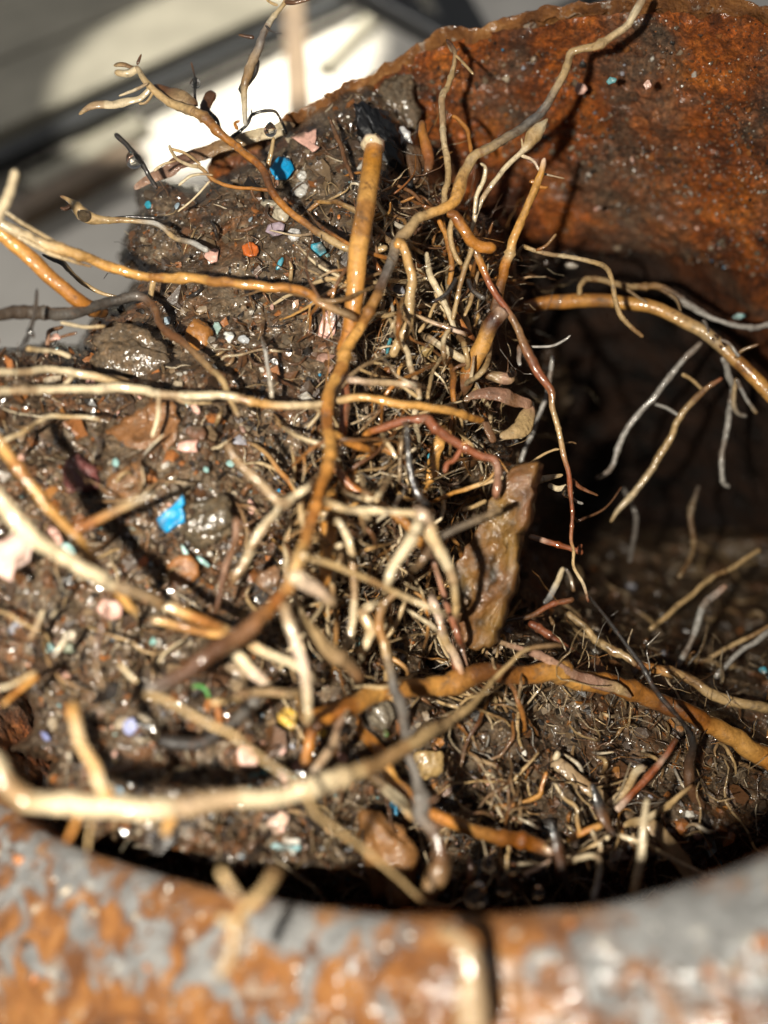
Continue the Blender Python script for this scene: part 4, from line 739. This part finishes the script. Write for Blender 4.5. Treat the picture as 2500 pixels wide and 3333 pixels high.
# ---------------------------------------------------------------- chips, stones and flakes lying on the soil
def top_depth(x, y, r):
    a = np.linspace(0, 2 * np.pi, 8, endpoint=False); d, _ = soil_at(np.r_[x, x + .6 * r * np.cos(a)], np.r_[y, y + .6 * r * np.sin(a)])
    return float(np.percentile(d, 20))
def soil_normal(x, y, r=30):
    d = [float(np.mean(soil_at(x + dx + RNG.uniform(-9, 9, 6), y + dy + RNG.uniform(-9, 9, 6))[0])) for dx, dy in ((-r, 0), (r, 0), (0, -r), (0, r))]
    a = cam_pts(x + r, y, d[1]) - cam_pts(x - r, y, d[0]); b = cam_pts(x, y - r, d[2]) - cam_pts(x, y + r, d[3])
    n = np.cross(a, b); n /= np.linalg.norm(n); n = n + np.array([0, 0, 1.3]); return n / np.linalg.norm(n)
def chip(label, x, y, r, col, asp=1.0, rot=0.0, jag=0.28, th=0.28, D=None, name='paint_chip', cat='paint chip', mat=None, poly=None, bend=0.1, nrm=None, group=None, rings=4, rgh=0.0, tints=None):
    sd = int(x * 7 + y * 13) % 9973; rg = np.random.default_rng(sd); k = 30
    if D is None: D = top_depth(x, y, r) - 0.8
    C = cam_pts(x, y, D); n = soil_normal(x, y, max(20, r)) if nrm is None else np.asarray(nrm, float) / np.linalg.norm(nrm)
    ax = np.array([1.0, 0, 0]) - n * n[0]; ax /= np.linalg.norm(ax); ay = np.cross(n, ax)
    if poly is None:
        m_ = int(rg.integers(6, 10)); aa = np.sort((np.arange(m_) + rg.uniform(-.32, .32, m_)) * 2 * np.pi / m_); rq = rg.uniform(.72 if jag > .2 else .92, 1.12, m_)
        uu = np.cos(aa) * rq * r; vv = np.sin(aa) * rq * r * asp; ca, sa = math.cos(rot), math.sin(rot)
        poly = [(x + a * ca - b * sa, y - a * sa - b * ca) for a, b in zip(uu, vv)]; jag = min(jag, .35)
    if False:
        an = np.linspace(0, 2 * np.pi, k, endpoint=False); cs = np.stack([np.cos(an), np.sin(an), an * 0 + sd], 1)
        rr_ = 1 + jag * (noise3(cs * 1.1, sd) + .6 * noise3(cs * 2.6, sd + 1) + .35 * noise3(cs * 6, sd + 2))
        u = np.cos(an) * rr_ * r; v = np.sin(an) * rr_ * r * asp; ca, sa = math.cos(rot), math.sin(rot); u, v = u * ca - v * sa, u * sa + v * ca
    else:
        pp = np.array(poly, float); m = []
        for i in range(len(pp)):
            a, b = pp[i], pp[(i + 1) % len(pp)]; L = np.linalg.norm(b - a)
            for t in np.linspace(0, 1, max(2, int(L / max(5, r * .16))), endpoint=False): m.append(a + (b - a) * t)
        pp = np.array(m); u = pp[:, 0] - x; v = -(pp[:, 1] - y); k = len(pp); jt = r * jag * .35
        u = u + jt * noise3(np.stack([pp[:, 0] / 22, pp[:, 1] / 22, u * 0 + sd], 1), 3); v = v + jt * noise3(np.stack([pp[:, 0] / 22, pp[:, 1] / 22, u * 0 + sd], 1), 4)
    s = D / FPX; u = u * s; v = v * s; R_ = max(np.ptp(u), np.ptp(v)) / 2; V = []
    def hgt(uu, vv): return bend * R_ * 1.6 * noise3(np.stack([uu / R_ * 1.1, vv / R_ * 1.1, uu * 0 + sd], -1), 5) + .03 * R_ * noise3(np.stack([uu / R_ * 5, vv / R_ * 5, uu * 0 + sd], -1), 6)
    def pt(uu, vv, hh): return C + ax * uu[:, None] + ay * vv[:, None] + n * hh[:, None]
    for q in range(1, rings + 1): uu, vv = u * q / rings, v * q / rings; V.append(pt(uu, vv, hgt(uu, vv) + th / 2 - (th * .25 if q == rings else 0)))
    V.append(pt(u * .99, v * .99, hgt(u, v) - th / 2)); top = pt(np.zeros(1), np.zeros(1), hgt(np.zeros(1), np.zeros(1)) + th / 2); bot = pt(np.zeros(1), np.zeros(1), np.zeros(1) - th / 2)
    V = np.vstack(V + [top, bot]); idx = np.arange((rings + 1) * k).reshape(rings + 1, k); nx = np.roll(idx, -1, 1)
    f4 = np.stack([idx[:-1], idx[1:], nx[1:], nx[:-1]], -1).reshape(-1, 4)
    f3 = np.vstack([np.stack([np.full(k, len(V) - 2), idx[0], nx[0]], 1), np.stack([np.full(k, len(V) - 1), nx[-1], idx[-1]], 1)])
    if rgh: V = V + n * (rgh * (noise3(V / 3.0, sd) + .6 * noise3(V / 1.3, sd + 1) + .45 * noise3(V / .6, sd + 2)))[:, None] + ax * (rgh * .6 * noise3(V / 1.1, sd + 5))[:, None]
    c = np.array(col)[None] * (1 + .15 * noise3(V / .9, sd)[:, None])
    dirt = np.clip(noise3(V / 1.6, sd + 8) * 1.7 - .25, 0, .85)[:, None]; c = c * (1 - dirt) + np.array([.09, .065, .042]) * dirt
    if tints is not None:
        tn = np.array(tints); w1 = np.clip(.5 + 1.1 * noise3(V / 4.5, sd + 3), 0, 1)[:, None]; w2 = np.clip(1.5 * noise3(V / 1.8, sd + 4) - .2, 0, 1)[:, None]
        c = (tn[0] * w1 + tn[1] * (1 - w1)) * (1 - w2) + tn[2] * w2; c = c * (1 + .35 * noise3(V / .7, sd + 6)[:, None])
    pr_ = dict(label=label, category=cat)
    if group: pr_['group'] = group
    return obj(name, to_world(V), [f4, f3], mat or M_CHIP, np.clip(c, 0, .9), origin=to_world(C), **pr_)
M_CLOD = m_soil('wet_clod', True)
def _ico(sub):
    V = [tuple(v) for v in ICO_V]; F = [tuple(f) for f in ICO_F]
    for _ in range(sub):
        mid = {}; nf = []
        def m(a, b):
            kk_ = (min(a, b), max(a, b))
            if kk_ not in mid: p = np.add(V[a], V[b]); p = p / np.linalg.norm(p); V.append(tuple(p)); mid[kk_] = len(V) - 1
            return mid[kk_]
        for a, b, c in F: ab, bc, ca = m(a, b), m(b, c), m(c, a); nf += [(a, ab, ca), (b, bc, ab), (c, ca, bc), (ab, bc, ca)]
        F = nf
    return np.array(V), np.array(F)
I1 = _ico(1); I2 = _ico(2); I3 = _ico(3)
def stone(label, x, y, r, col, asp=1.0, rot=0.0, D=None, name='pebble', cat='pebble', mat=None, rough=.25, deep=.7, facet=0.0, fine=.05, sink=.35, smooth=True):
    sd = int(x * 5 + y * 11) % 9973; V, F = I3; V = V.copy()
    if D is None: D = top_depth(x, y, r) 
    rm = r * D / FPX; D = D - rm * deep * (1 - sink) * .6
    if facet:
        rg = np.random.default_rng(sd); N = rg.normal(size=(11, 3)); N /= np.linalg.norm(N, axis=1)[:, None]; h = rg.uniform(.62, .95, 11)
        q = (V @ N.T) / h; V = V / np.maximum(1, q.max(1))[:, None]
    V = V * (1 + rough * noise3(V * 1.3 + sd, sd)[:, None] + rough * .5 * noise3(V * 3 + sd, sd + 1)[:, None] + fine * noise3(V * 8 + sd, sd + 2)[:, None] + fine * .6 * noise3(V * 18 + sd, sd + 3)[:, None])
    V = V * np.array([1, asp, deep]); ca, sa = math.cos(rot), math.sin(rot); V = V @ np.array([[ca, sa, 0], [-sa, ca, 0], [0, 0, 1]]); V = V * rm
    C = cam_pts(x, y, D); c = np.array(col)[None] * (1 + .25 * noise3(V / rm * 2.2 + sd, sd + 4)[:, None] + .2 * noise3(V / rm * 6 + sd, sd + 5)[:, None])
    return obj(name, to_world(V + C), F, mat or M_STONE, np.clip(c, 0.002, .9), origin=to_world(C), smooth=smooth, label=label, category=cat)
BLUE = (0.0, 0.27, 0.56); TEAL = (0.03, 0.28, 0.38); PINK = (0.62, 0.36, 0.29); LIL = (0.36, 0.28, 0.33); AQUA = (0.30, 0.50, 0.48); NAVY = (0.17, 0.19, 0.36); YEL = (0.62, 0.36, 0.01)
chip('bright blue rounded paint chip under the frayed root, upper left', 919, 547, 39, BLUE, 1.05, jag=.14, bend=.04)
chip('ragged teal-blue chip left of the upright cut root', 1035, 808, 29, TEAL, 1.05, .3, .5)
chip('sliver of teal-blue chip below the orange chip', 911, 860, 25, TEAL, .35, 1.2, .5)
chip('small blue chip at the left soil edge under the black twig', 482, 667, 16, TEAL, .8, .4)
_c = chip('folded bright blue flake in the middle of the left soil', 561, 1674, 50, BLUE, poly=[(512, 1690), (530, 1668), (572, 1640), (600, 1610), (605, 1640), (596, 1652), (606, 1672), (604, 1700), (572, 1720), (545, 1732), (520, 1718)], jag=.2, bend=.14, th=.35)
chip('tiny blue chip under the big orange root near the cream root', 1026, 2131, 13, BLUE, .7, .9)
chip('tiny blue chip deep in the centre of the tangle', 1186, 1572, 13, BLUE, .8, .5)
chip('teal chip beside the broad flat orange root', 1403, 1487, 15, TEAL, 1.3, .2)
chip('tiny teal chip left of the pink jointed root', 1430, 1965, 10, TEAL, 1.3, .2)
chip('blue chip below the bottom orange root, left of the slate pebble', 1192, 2649, 12, BLUE, 1.5, .2)
chip('blue sliver just above the bottom cream arch', 1168, 2478, 16, BLUE, .3, -.9)
chip('blue chip near the right edge of the dark pipe floor', 2486, 2182, 15, TEAL, .9, .3, D=148, nrm=(-.4, .3, 1))
chip('pink ragged paint chip at the top, under the bright patch', 999, 455, 48, PINK, poly=[(940, 440), (970, 432), (990, 420), (1005, 428), (1015, 422), (1030, 415), (1033, 450), (1025, 480), (1040, 490), (1018, 505), (1000, 480), (975, 462)], jag=.25, bend=.08)
chip('pale pink chip under the split pale root', 690, 832, 29, PINK, 1.0, .4, .4)
chip('salmon pink chip with a torn edge left of the upright root', 1071, 1052, 42, (.66, .37, .30), poly=[(1050, 1025), (1078, 1004), (1092, 1003), (1113, 1025), (1095, 1055), (1088, 1085), (1068, 1100), (1034, 1092)], jag=.2, bend=.1)
chip('pink triangular chip below the long white root', 609, 1452, 38, PINK, .75, .3, .4)
chip('largest pale pink flake at the left edge under the cream root', 58, 1806, 95, (.66, .45, .38), poly=[(-30, 1770), (30, 1740), (90, 1725), (120, 1770), (95, 1830), (60, 1850), (50, 1890), (10, 1870), (-30, 1850)], jag=.3, bend=.16, D=97)
chip('pink flake between the two sloping roots at left', 165, 1752, 40, PINK, 1.0, .5, .4)
chip('round pink chip below the cream sloping root', 362, 1984, 42, PINK, .95, .2, .25, D=101)
chip('scalloped pink chip near the dark curved root at lower left', 806, 2462, 42, (.64, .40, .32), .95, .1, .25)
chip('long pink chip in the dark soil under the bottom arch', 908, 2678, 48, (.62, .42, .32), .55, .9, .5)
chip('pink chip peeping out behind the cream root above the arch', 985, 2490, 36, PINK, .6, .2, .4)
chip('small round pink chip right of the cream root above the arch', 1113, 2466, 21, PINK, 1.1, .2, .3)
chip('small pink chip between the two white level roots', 295, 1246, 21, PINK, .8, .2)
chip('pink crumb caught in the forked brown twig', 178, 1097, 21, PINK, .8, .2, D=114)
chip('pink chip stuck to the rust wall near the top right branch', 1889, 291, 26, (.62, .36, .28), .8, .6, .45, D=None if False else 139, nrm=(-.2, -.5, 1))
chip('small triangular pink chip stuck high on the rust wall', 2107, 275, 13, (.62, .38, .3), 1.2, .2, .5, D=128.5, nrm=(-.2, -.5, 1))
chip('flat pink chip low on the rust wall', 1946, 681, 19, (.5, .26, .2), .5, .1, .5, D=154, nrm=(-.2, -.5, 1))
chip('pink chip alone in the dark soil at the lower right', 2270, 2725, 17, (.6, .32, .27), .9, .2)
chip('tiny pink chip at the left of the V-shaped root', 818, 1652, 19, PINK, 1.5, .2)
chip('lilac-grey shell-shaped chip above the orange chip', 898, 745, 31, LIL, .9, .3, .2, bend=.2)
chip('blue-violet chip in the lower left soil', 422, 2365, 28, (.26, .28, .46), 1.0, .3, .45)
chip('dark violet chip by the dark gap at the left edge', 145, 2393, 26, NAVY, .45, -.6, .4)
chip('orange paint flake left of the teal-blue chip', 816, 812, 36, (.52, .12, .02), .85, -.3, .4, bend=.16)
chip('orange sliver below the dark stone at left', 466, 1826, 24, (.50, .15, .05), .6, 1.1, .4)
chip('glossy yellow plastic scrap left of the big orange root', 936, 2340, 34, YEL, .95, .3, .35, bend=.2, D=97)
chip('small yellow plastic scrap under the big orange root', 1050, 2386, 15, (.6, .42, .01), 1.1, .1)
chip('aqua paint chip under the left sloping roots', 223, 1785, 30, AQUA, .45, -.6, .35)
chip('small aqua chip in the lower left soil', 500, 2090, 15, (.16, .33, .30), 1.2, .1)
chip('long light blue strip under the bottom arch', 933, 2758, 52, (.30, .52, .55), .2, -.12, .2)
chip('dark teal chip right of the scalloped pink chip', 862, 2510, 22, (.03, .16, .18), .7, .3)
chip('teal chip stuck high on the rust wall', 1994, 263, 20, (.12, .32, .34), .6, .2, .6, D=132, nrm=(-.2, -.5, 1))
chip('aqua chip low on the rust wall at the right edge', 2404, 1031, 24, (.18, .36, .36), .4, .05, .4, D=158, nrm=(-.4, -.2, 1))
chip('grey-green chip in the lower centre of the tangle', 1162, 2086, 18, (.13, .22, .20), 1.2, .2)
chip('teal sliver left of the tan hanging root', 1264, 1124, 30, (.05, .22, .26), .25, 1.3, .4)
chip('pale green chip left of the tan hanging root', 1282, 1010, 16, (.24, .34, .28), .9, .3)
chip('green scrap beside the grey rock', 1256, 2387, 12, (.06, .24, .03), 1.3, .1)
chip('pale aqua splinter under the blue flake', 600, 1790, 28, AQUA, .3, -1.0, .3)
chip('second pale aqua splinter below the dark stone', 660, 1828, 34, AQUA, .28, -.6, .3)
chip('small pale blue chip right of the orange pebble', 705, 1068, 17, (.30, .42, .38), 1.4, .2)
R('green plastic ring half buried in the lower left soil', 'NNNN' if False else 'TTTT', '627,2240 640,2234 662,2240 676,2258 680,2275', (5, 5), (6, 6), name='plastic_ring', cat='plastic ring', group='')
_g = [o for o in COL.objects if o.name.startswith('plastic_ring')][0]; del _g['group']
_a = _g.data.color_attributes['Col']; _a.data.foreach_set('color', np.tile(np.array([.05, .26, .04, 1], np.float32), len(_a.data)))
chip('tan brown leaf scrap in the left soil, largest one', 512, 1375, 90, (.20, .085, .025), poly=[(340, 1400), (420, 1340), (480, 1305), (560, 1310), (590, 1360), (585, 1420), (530, 1500), (450, 1465)], jag=.35, bend=.12, name='leaf_scrap', cat='leaf scrap', mat=M_FLAKE, th=.35)
chip('rusty brown leaf scrap below the largest one at left', 434, 1555, 75, (.17, .075, .022), poly=[(330, 1600), (390, 1530), (455, 1470), (470, 1560), (460, 1610), (400, 1630)], jag=.35, bend=.12, name='leaf_scrap', cat='leaf scrap', mat=M_FLAKE, th=.35)
chip('amber leaf scrap below the dark stone', 600, 1862, 52, (.26, .10, .022), 1.1, .4, .4, name='leaf_scrap', cat='leaf scrap', mat=M_FLAKE)
chip('brown leaf scrap in the corner left of the long brown root', 870, 1880, 50, (.17, .08, .03), .8, .6, .35, name='leaf_scrap', cat='leaf scrap', mat=M_FLAKE)
chip('dark bark chip right of the upright cut root top', 1356, 532, 52, (.10, .045, .015), poly=[(1305, 470), (1360, 478), (1400, 500), (1405, 590), (1345, 600), (1320, 540)], jag=.25, bend=.12, name='bark_chip', cat='bark chip', mat=M_FLAKE, th=.8)
chip('brown leaf scrap on the soil under the dark level root', 640, 1410, 40, (.13, .05, .02), .8, .2, .5, name='leaf_scrap', cat='leaf scrap', mat=M_FLAKE)
_rc = np.random.default_rng(77)
for cw, cc, nn_ in (('pink', PINK, 16), ('cream white', (.58, .54, .47), 14), ('pale blue', (.30, .38, .44), 12), ('aqua', AQUA, 9), ('orange', (.45, .15, .03), 9)):
    k_ = 0
    while k_ < nn_:
        x, y = (_rc.uniform(20, 960), _rc.uniform(1150, 2800)) if _rc.random() < .7 else (_rc.uniform(520, 1180), _rc.uniform(480, 1250))
        if float(soil_at(x, y)[1]) < 60: continue
        chip('tiny thin %s paint flake pressed into the mud at the left' % cw, x, y, _rc.uniform(8, 19), np.array(cc) * _rc.uniform(.75, 1.05), _rc.uniform(.35, 1), _rc.uniform(0, 3), .4, th=.16, group='tiny %s paint flakes in the mud' % cw); k_ += 1
# the big rust flake leaning over the hole: crusted plate with a broken side
FLK = [(1765, 1512), (1768, 1560), (1750, 1640), (1700, 1770), (1672, 1930), (1640, 2030), (1605, 2108), (1560, 2112), (1520, 2098), (1490, 2010), (1472, 1860), (1500, 1800), (1560, 1730), (1615, 1660), (1650, 1580), (1700, 1530)]
chip('large olive-brown rust flake standing at the edge of the dark hole', 1620, 1840, 150, (.175, .095, .022), poly=FLK, jag=.22, bend=.12, th=2.2, rings=34, rgh=.7, tints=[(.175,.095,.017),(.14,.052,.012),(.028,.020,.010)], D=116, nrm=(-.52, .12, 1), name='rust_flake', cat='rust flake', mat=M_FLAKE)
stone('orange-brown pebble beside the dark level root', 651, 1095, 46, (.30, .125, .028), 1.1, .3, rough=.2)
stone('white gritty pebble right of the blue rounded chip', 977, 622, 23, (.52, .50, .46), .95, rough=.4, fine=.12)
stone('small white pebble above the gritty one', 985, 573, 16, (.50, .48, .44), .9, rough=.4, fine=.12)
stone('white round pebble right of the lilac chip', 958, 766, 21, (.56, .54, .52), 1, rough=.25, fine=.1)
stone('white chunk right of the upright cut root', 1315, 447, 28, (.62, .62, .62), 1.15, .2, rough=.3, facet=1)
stone('white pebble touching the split root at the upright root', 1101, 933, 24, (.58, .56, .54), .8, .5, facet=1)
stone('white speckled pebble left of the upright root, upper of two', 744, 1096, 20, (.60, .60, .56), 1.1, facet=1)
stone('grey-white pebble right of the speckled one', 793, 1106, 18, (.46, .48, .50), .8)
stone('flat tan pebble above the lilac chip, left one', 880, 666, 27, (.34, .30, .22), .5, -.1)
stone('flat tan pebble above the lilac chip, right one', 916, 697, 30, (.42, .36, .26), 1.1, .3)
stone('dark grey-brown stone under the blue flake', 668, 1705, 88, (.075, .058, .032), .8, .2, rough=.35, fine=.12, deep=.28, mat=M_CLOD)
stone('tan oval pebble under the short cream root', 768, 2198, 40, (.28, .20, .12), 1.3, .2, rough=.15)
stone('wet amber pebble behind the bottom cream arch', 1388, 2490, 46, (.33, .22, .09), 1.3, -.2, rough=.3, facet=1)
stone('green-white pebble in the left soil', 226, 2108, 21, (.22, .24, .17), .9)
stone('cream pebble in the left soil', 226, 2068, 20, (.56, .48, .36), .8)
stone('rough orange-brown rock at the bottom centre', 1270, 2800, 105, (.22, .098, .026), 1.35, .3, name='rock', cat='rock', rough=.4, facet=1, fine=.12, deep=.6, mat=M_FLAKE)
stone('dull grey rock under the big orange root', 1243, 2335, 50, (.15, .125, .09), 1, .4, name='rock', cat='rock', rough=.3, facet=1, fine=.1)
stone('shiny red-pink pebble in the left soil', 259, 1543, 55, (.16, .055, .05), 1.05, .2, rough=.3, fine=.12, deep=.5)
stone('long black tar lump behind the upright cut root top', 1247, 462, 112, (.005, .005, .006), .40, -1.02, name='tar_lump', cat='tar lump', rough=.4, fine=.2, deep=.35)
stone('grey clay clod on the rim above the upright cut root', 1290, 322, 66, (.15, .115, .075), 1.4, .2, name='clay_clod', cat='clay clod', rough=.45, fine=.16, deep=.45, mat=M_CLOD)
stone('flat grey-brown mud patch between the dark level root and the white roots', 430, 1160, 120, (.115, .08, .046), .6, -.1, name='mud_patch', cat='mud patch', rough=.6, fine=.16, deep=.13, mat=M_CLOD)
stone('slate blue round pebble below the bottom orange root', 1273, 2646, 22, (.05, .06, .08), .9)
stone('black round pebble behind the black curved twig', 1762, 2842, 26, (.03, .034, .04), .9)
stone('yellow seed-like pebble in the upper tangle', 1385, 1140, 26, (.36, .25, .10), .75, .4, D=124, rough=.15)
stone('pale blue-grey pebble left of the upright root', 1297, 950, 17, (.30, .30, .33), 1.3)
stone('pale pebble stuck low on the rust wall above the hole', 1860, 866, 22, (.33, .29, .24), .5, -.1, D=151, name='pebble')
# ---------------------------------------------------------------- water drops
def drop(label, x, y, r, D, asp=1.25, rot=0.0):
    V, F = I3; V = V.copy(); V[:, 1] *= np.where(V[:, 1] > 0, asp, 1.0); k = np.clip(V[:, 1], 0, 2); V[:, 0] *= 1 - .35 * k / asp; V[:, 2] *= 1 - .35 * k / asp
    ca, sa = math.cos(rot), math.sin(rot); V = V @ np.array([[ca, sa, 0], [-sa, ca, 0], [0, 0, 1]]) * (r * D / FPX); C = cam_pts(x, y, D)
    return obj('water_drop', to_world(V + C), F, M_WATER, origin=to_world(C), label=label, category='water drop', group='water drops hanging on roots and twigs')
drop('large clear drop on the black twig before the grey board', 436, 522, 27, 126.3, 1.15, .6)
drop('clear drop on the black twig at the bright patch', 636, 271, 17, 130.6)
drop('clear drop on the thin upright root near the blue chip', 880, 424, 21, 126.4, 1.3)
drop('drop filling the swollen node at the left soil edge', 272, 702, 20, 122.6, 1.2, .9)
drop('drop inside the tall forked root at the bright patch', 790, 290, 14, 129.6, 1.6)
drop('round drop beside the grub-like bark curl', 1667, 1214, 16, 123)
drop('drop at the hanging red-brown root right of the rust flake', 1848, 1600, 20, 124.6, 1.2)
drop('teardrop on the stalk at the bottom centre near the rim', 1640, 2892, 24, 101, 2.6)
drop('pair drop hanging above the teardrop at bottom centre', 1669, 2830, 20, 103)
drop('dark drop beside the jelly tip at the bottom centre', 1548, 2915, 40, 99, 1.2, -.4)
drop('drop on the wiry tan fork at lower right', 1680, 2504, 16, 114)
drop('drop at the foot of the wiry tan fork at lower right', 1738, 2570, 17, 113)
drop('left of two drops on the bend of the amber root', 2325, 1100, 9, 142)
drop('right of two drops on the bend of the amber root', 2350, 1125, 10, 142)
drop('drop hanging under the stalks left of the black curved twig', 1752, 2905, 20, 101)
drop('pale drop next to the brown spike at bottom centre', 1590, 2815, 24, 104, 1.4)
R('thin stalk holding the teardrop at the bottom centre', 'TTT', '1651,2780 1650,2830 1645,2880', [102, 101], (3, 6, 9), name='stalk', cat='stalk')
R('reddish pointed spike beside the jelly tip', 'RPR', '1526,2780 1530,2820 1532,2870', [104, 103], (3, 11, 6), name='stalk', cat='stalk')
# ---------------------------------------------------------------- the many fine rootlets
KEEP = np.array([(1071, 1052, 60), (561, 1674, 70), (919, 547, 60), (1035, 808, 45), (609, 1452, 45), (362, 1984, 50), (816, 812, 45), (806, 2462, 50), (999, 455, 60), (651, 1095, 55), (690, 832, 40)])
def hides(p):
    t = np.linspace(0, len(p) - 1, 40); x = np.interp(t, np.arange(len(p)), p[:, 0]); y = np.interp(t, np.arange(len(p)), p[:, 1])
    return bool((np.hypot(x[:, None] - KEEP[:, 0], y[:, None] - KEEP[:, 1]) < KEEP[:, 2]).any())
def rootlets(n, box_, label, group, cols, hh, rr_, ln, seed):
    rg = np.random.default_rng(seed); made = 0
    while made < n:
        x = rg.uniform(box_[0], box_[2]) * DS; y = rg.uniform(box_[1], box_[3]) * DS
        d, e = soil_at(x, y)
        if e < 30: continue
        L = rg.uniform(*ln); a = rg.uniform(0, 2 * np.pi); k = 5; p = [(x, y)]; ca = rg.normal() * .35
        for i in range(k - 1): a += ca + rg.normal() * .28; p.append((p[-1][0] + math.cos(a) * L / k, p[-1][1] + math.sin(a) * L / k))
        p = np.array(p); dd, ee = soil_at(p[:, 0], p[:, 1])
        if ee.min() < 14 or np.ptp(dd) > 14 or hides(p): continue
        h0 = rg.uniform(*hh); prof = np.array([-.2, .7, 1.0, .8, .4]) if rg.random() < .6 else np.array([-.3, .3, .7, 1, 1.25])
        D = float(np.mean(dd)) + (dd - dd.mean()) * .6 - prof * h0
        if D.max() - D.min() > 16 or D.min() < 62: continue
        r = rg.uniform(*rr_); c = cols[rg.integers(len(cols))]
        wd = {'W': 'white', 'T': 'tan', 't': 'tan', 'B': 'brown', 'G': 'grey', 'g': 'grey', 'R': 'reddish', 'D': 'black', 'o': 'orange'}[c[0]]
        R(label.replace('fine', 'fine ' + wd), c, p, list(D), (r * .7, r, r, r * .8, r * .4), name='rootlet', cat='rootlet', group=group.replace('fine', 'fine ' + wd)); made += 1
rootlets(58, (770, 400, 1080, 1000), 'fine rootlet woven between the thick roots in the upper centre tangle', 'fine rootlets of the upper centre tangle', ['WTW', 'TT', 'WW', 'To', 'BT', 'GW', 'RO'], (0, 9), (2.5, 8), (90, 300), 1)
rootlets(60, (640, 1000, 1080, 1480), 'fine rootlet woven between the thick roots in the lower centre tangle', 'fine rootlets of the lower centre tangle', ['WTW', 'TT', 'WwW', 'To', 'BB', 'GW', 'oT'], (1, 11), (3, 9), (80, 280), 2)
rootlets(60, (1050, 1400, 1620, 1880), 'fine rootlet scattered on the dark soil at the lower right', 'fine rootlets on the lower right soil', ['WT', 'TT', 'tt', 'tB', 'GW', 'BO'], (1, 5), (4, 8), (60, 180), 3)
rootlets(40, (20, 800, 620, 1680), 'fine rootlet lying loose on the left soil', 'fine rootlets on the left soil', ['WW', 'Tt', 'tB', 'BB', 'GW', 'DB'], (1, 4), (4, 8), (50, 170), 4)
rootlets(22, (330, 330, 760, 780), 'fine rootlet lying loose on the upper soil', 'fine rootlets on the upper soil', ['tT', 'BB', 'DB', 'Bt', 'DD'], (.6, 3), (3, 7), (60, 170), 5)
rootlets(26, (1160, 1180, 1640, 1440), 'fine rootlet on the dim pipe floor behind the black root', 'fine rootlets on the dim pipe floor', ['tt', 'tB', 'gt', 'Tt'], (1, 7), (5, 9), (90, 240), 6)
rootlets(34, (60, 1650, 1080, 1880), 'fine rootlet in the dark soil under the bottom cream arch', 'fine rootlets under the bottom arch', ['WT', 'tt', 'BB', 'BD', 'DT'], (1, 4), (5, 9), (60, 180), 7)
def branched(n, box_, words, group, cols, hh, rr_, ln, seed):
    rg = np.random.default_rng(seed); made = 0; tries = 0
    while made < n and tries < 4000:
        tries += 1; x = rg.uniform(box_[0], box_[2]) * DS; y = rg.uniform(box_[1], box_[3]) * DS; L = rg.uniform(*ln); a = rg.choice([1.5, -1.5, 1.2, -1.9, .3, 2.8]) + rg.normal() * .35; k = 8; p = [(x, y)]; ca = rg.normal() * .12
        for i in range(k): a += ca + rg.normal() * .26; p.append((p[-1][0] + math.cos(a) * L / k, p[-1][1] + math.sin(a) * L / k))
        p = np.array(p); dd, ee = soil_at(p[:, 0], p[:, 1])
        if ee.min() < 16 or p[:, 0].max() > 1720 or hides(p): continue
        bs = np.minimum(dd, soil_flat(p[:, 0], p[:, 1]) + 8); hh_ = rg.uniform(*hh); D = np.convolve(np.pad(bs, 1, 'edge'), [.25, .5, .25], 'valid') - hh_ * np.array([-.3, .4, .8, 1, 1, .9, .7, .3, -.3])
        if np.ptp(D) > 26: continue
        r = rg.uniform(*rr_); c = cols[rg.integers(len(cols))]; kids = []
        for q in range(int(rg.integers(2, 5))):
            i = int(rg.integers(1, k)); ba = math.atan2(*(p[i + 1] - p[i])[::-1]) + rg.choice([-1, 1]) * rg.uniform(.5, 1.1); bl = rg.uniform(.15, .38) * L; b1 = p[i] + np.array([math.cos(ba), math.sin(ba)]) * bl * .5; ba += rg.normal() * .4; b2 = b1 + np.array([math.cos(ba), math.sin(ba)]) * bl * .5
            kids.append((c[-1] + rg.choice(['W', 'T', 'B']), np.array([p[i], b1, b2]), [D[i], D[i] + rg.uniform(-2, 2), D[i] + rg.uniform(-2, 5)], (r * .75, r * .6, r * .3)))
        wd = {'W': 'white', 'T': 'tan', 't': 'tan', 'B': 'brown', 'O': 'orange', 'R': 'reddish', 'G': 'grey'}[c[0]]
        R('branching %s rootlet %s' % (wd, words), c, p, list(D), (r * .8, r, r, r * .9, r * .5), kids, name='branched_rootlet', cat='rootlet', group='branching %s rootlets %s' % (wd, group)); made += 1
branched(30, (820, 430, 1060, 960), 'threaded through the upper centre tangle', 'of the upper centre', ['TOT', 'WTW', 'OBO', 'TWT', 'BTB', 'WTo', 'ROB'], (4, 15), (5, 10), (260, 620), 21)
branched(30, (680, 960, 1060, 1450), 'threaded through the lower centre tangle', 'of the lower centre', ['TOT', 'WTW', 'OBO', 'TWT', 'BTB', 'WTo', 'WWT'], (4, 16), (5, 11), (240, 600), 22)
branched(22, (1080, 1430, 1560, 1830), 'lying on the lower right soil', 'of the lower right', ['TTt', 'WTt', 'tBt', 'BtB', 'OBt'], (2, 7), (4, 8), (200, 460), 23)
branched(12, (60, 900, 600, 1600), 'lying on the left soil', 'of the left soil', ['TTt', 'WTt', 'BtB'], (1, 4), (4, 7), (200, 420), 24)
# beads of water clinging to the wet soil
px, py, P = soil_points(900, -0.12); m = len(P); size = np.clip(.13 * (RNG.pareto(2.5, m) + 1), .12, .42); BV, BF = I1
V = (BV[None] * np.array([1, 1, .8]) * size[:, None, None] + P[:, None]).reshape(-1, 3); f = (BF[None] + len(BV) * np.arange(m)[:, None, None]).reshape(-1, 3)
obj('water_beads', to_world(V), f, M_WATER, kind='stuff')
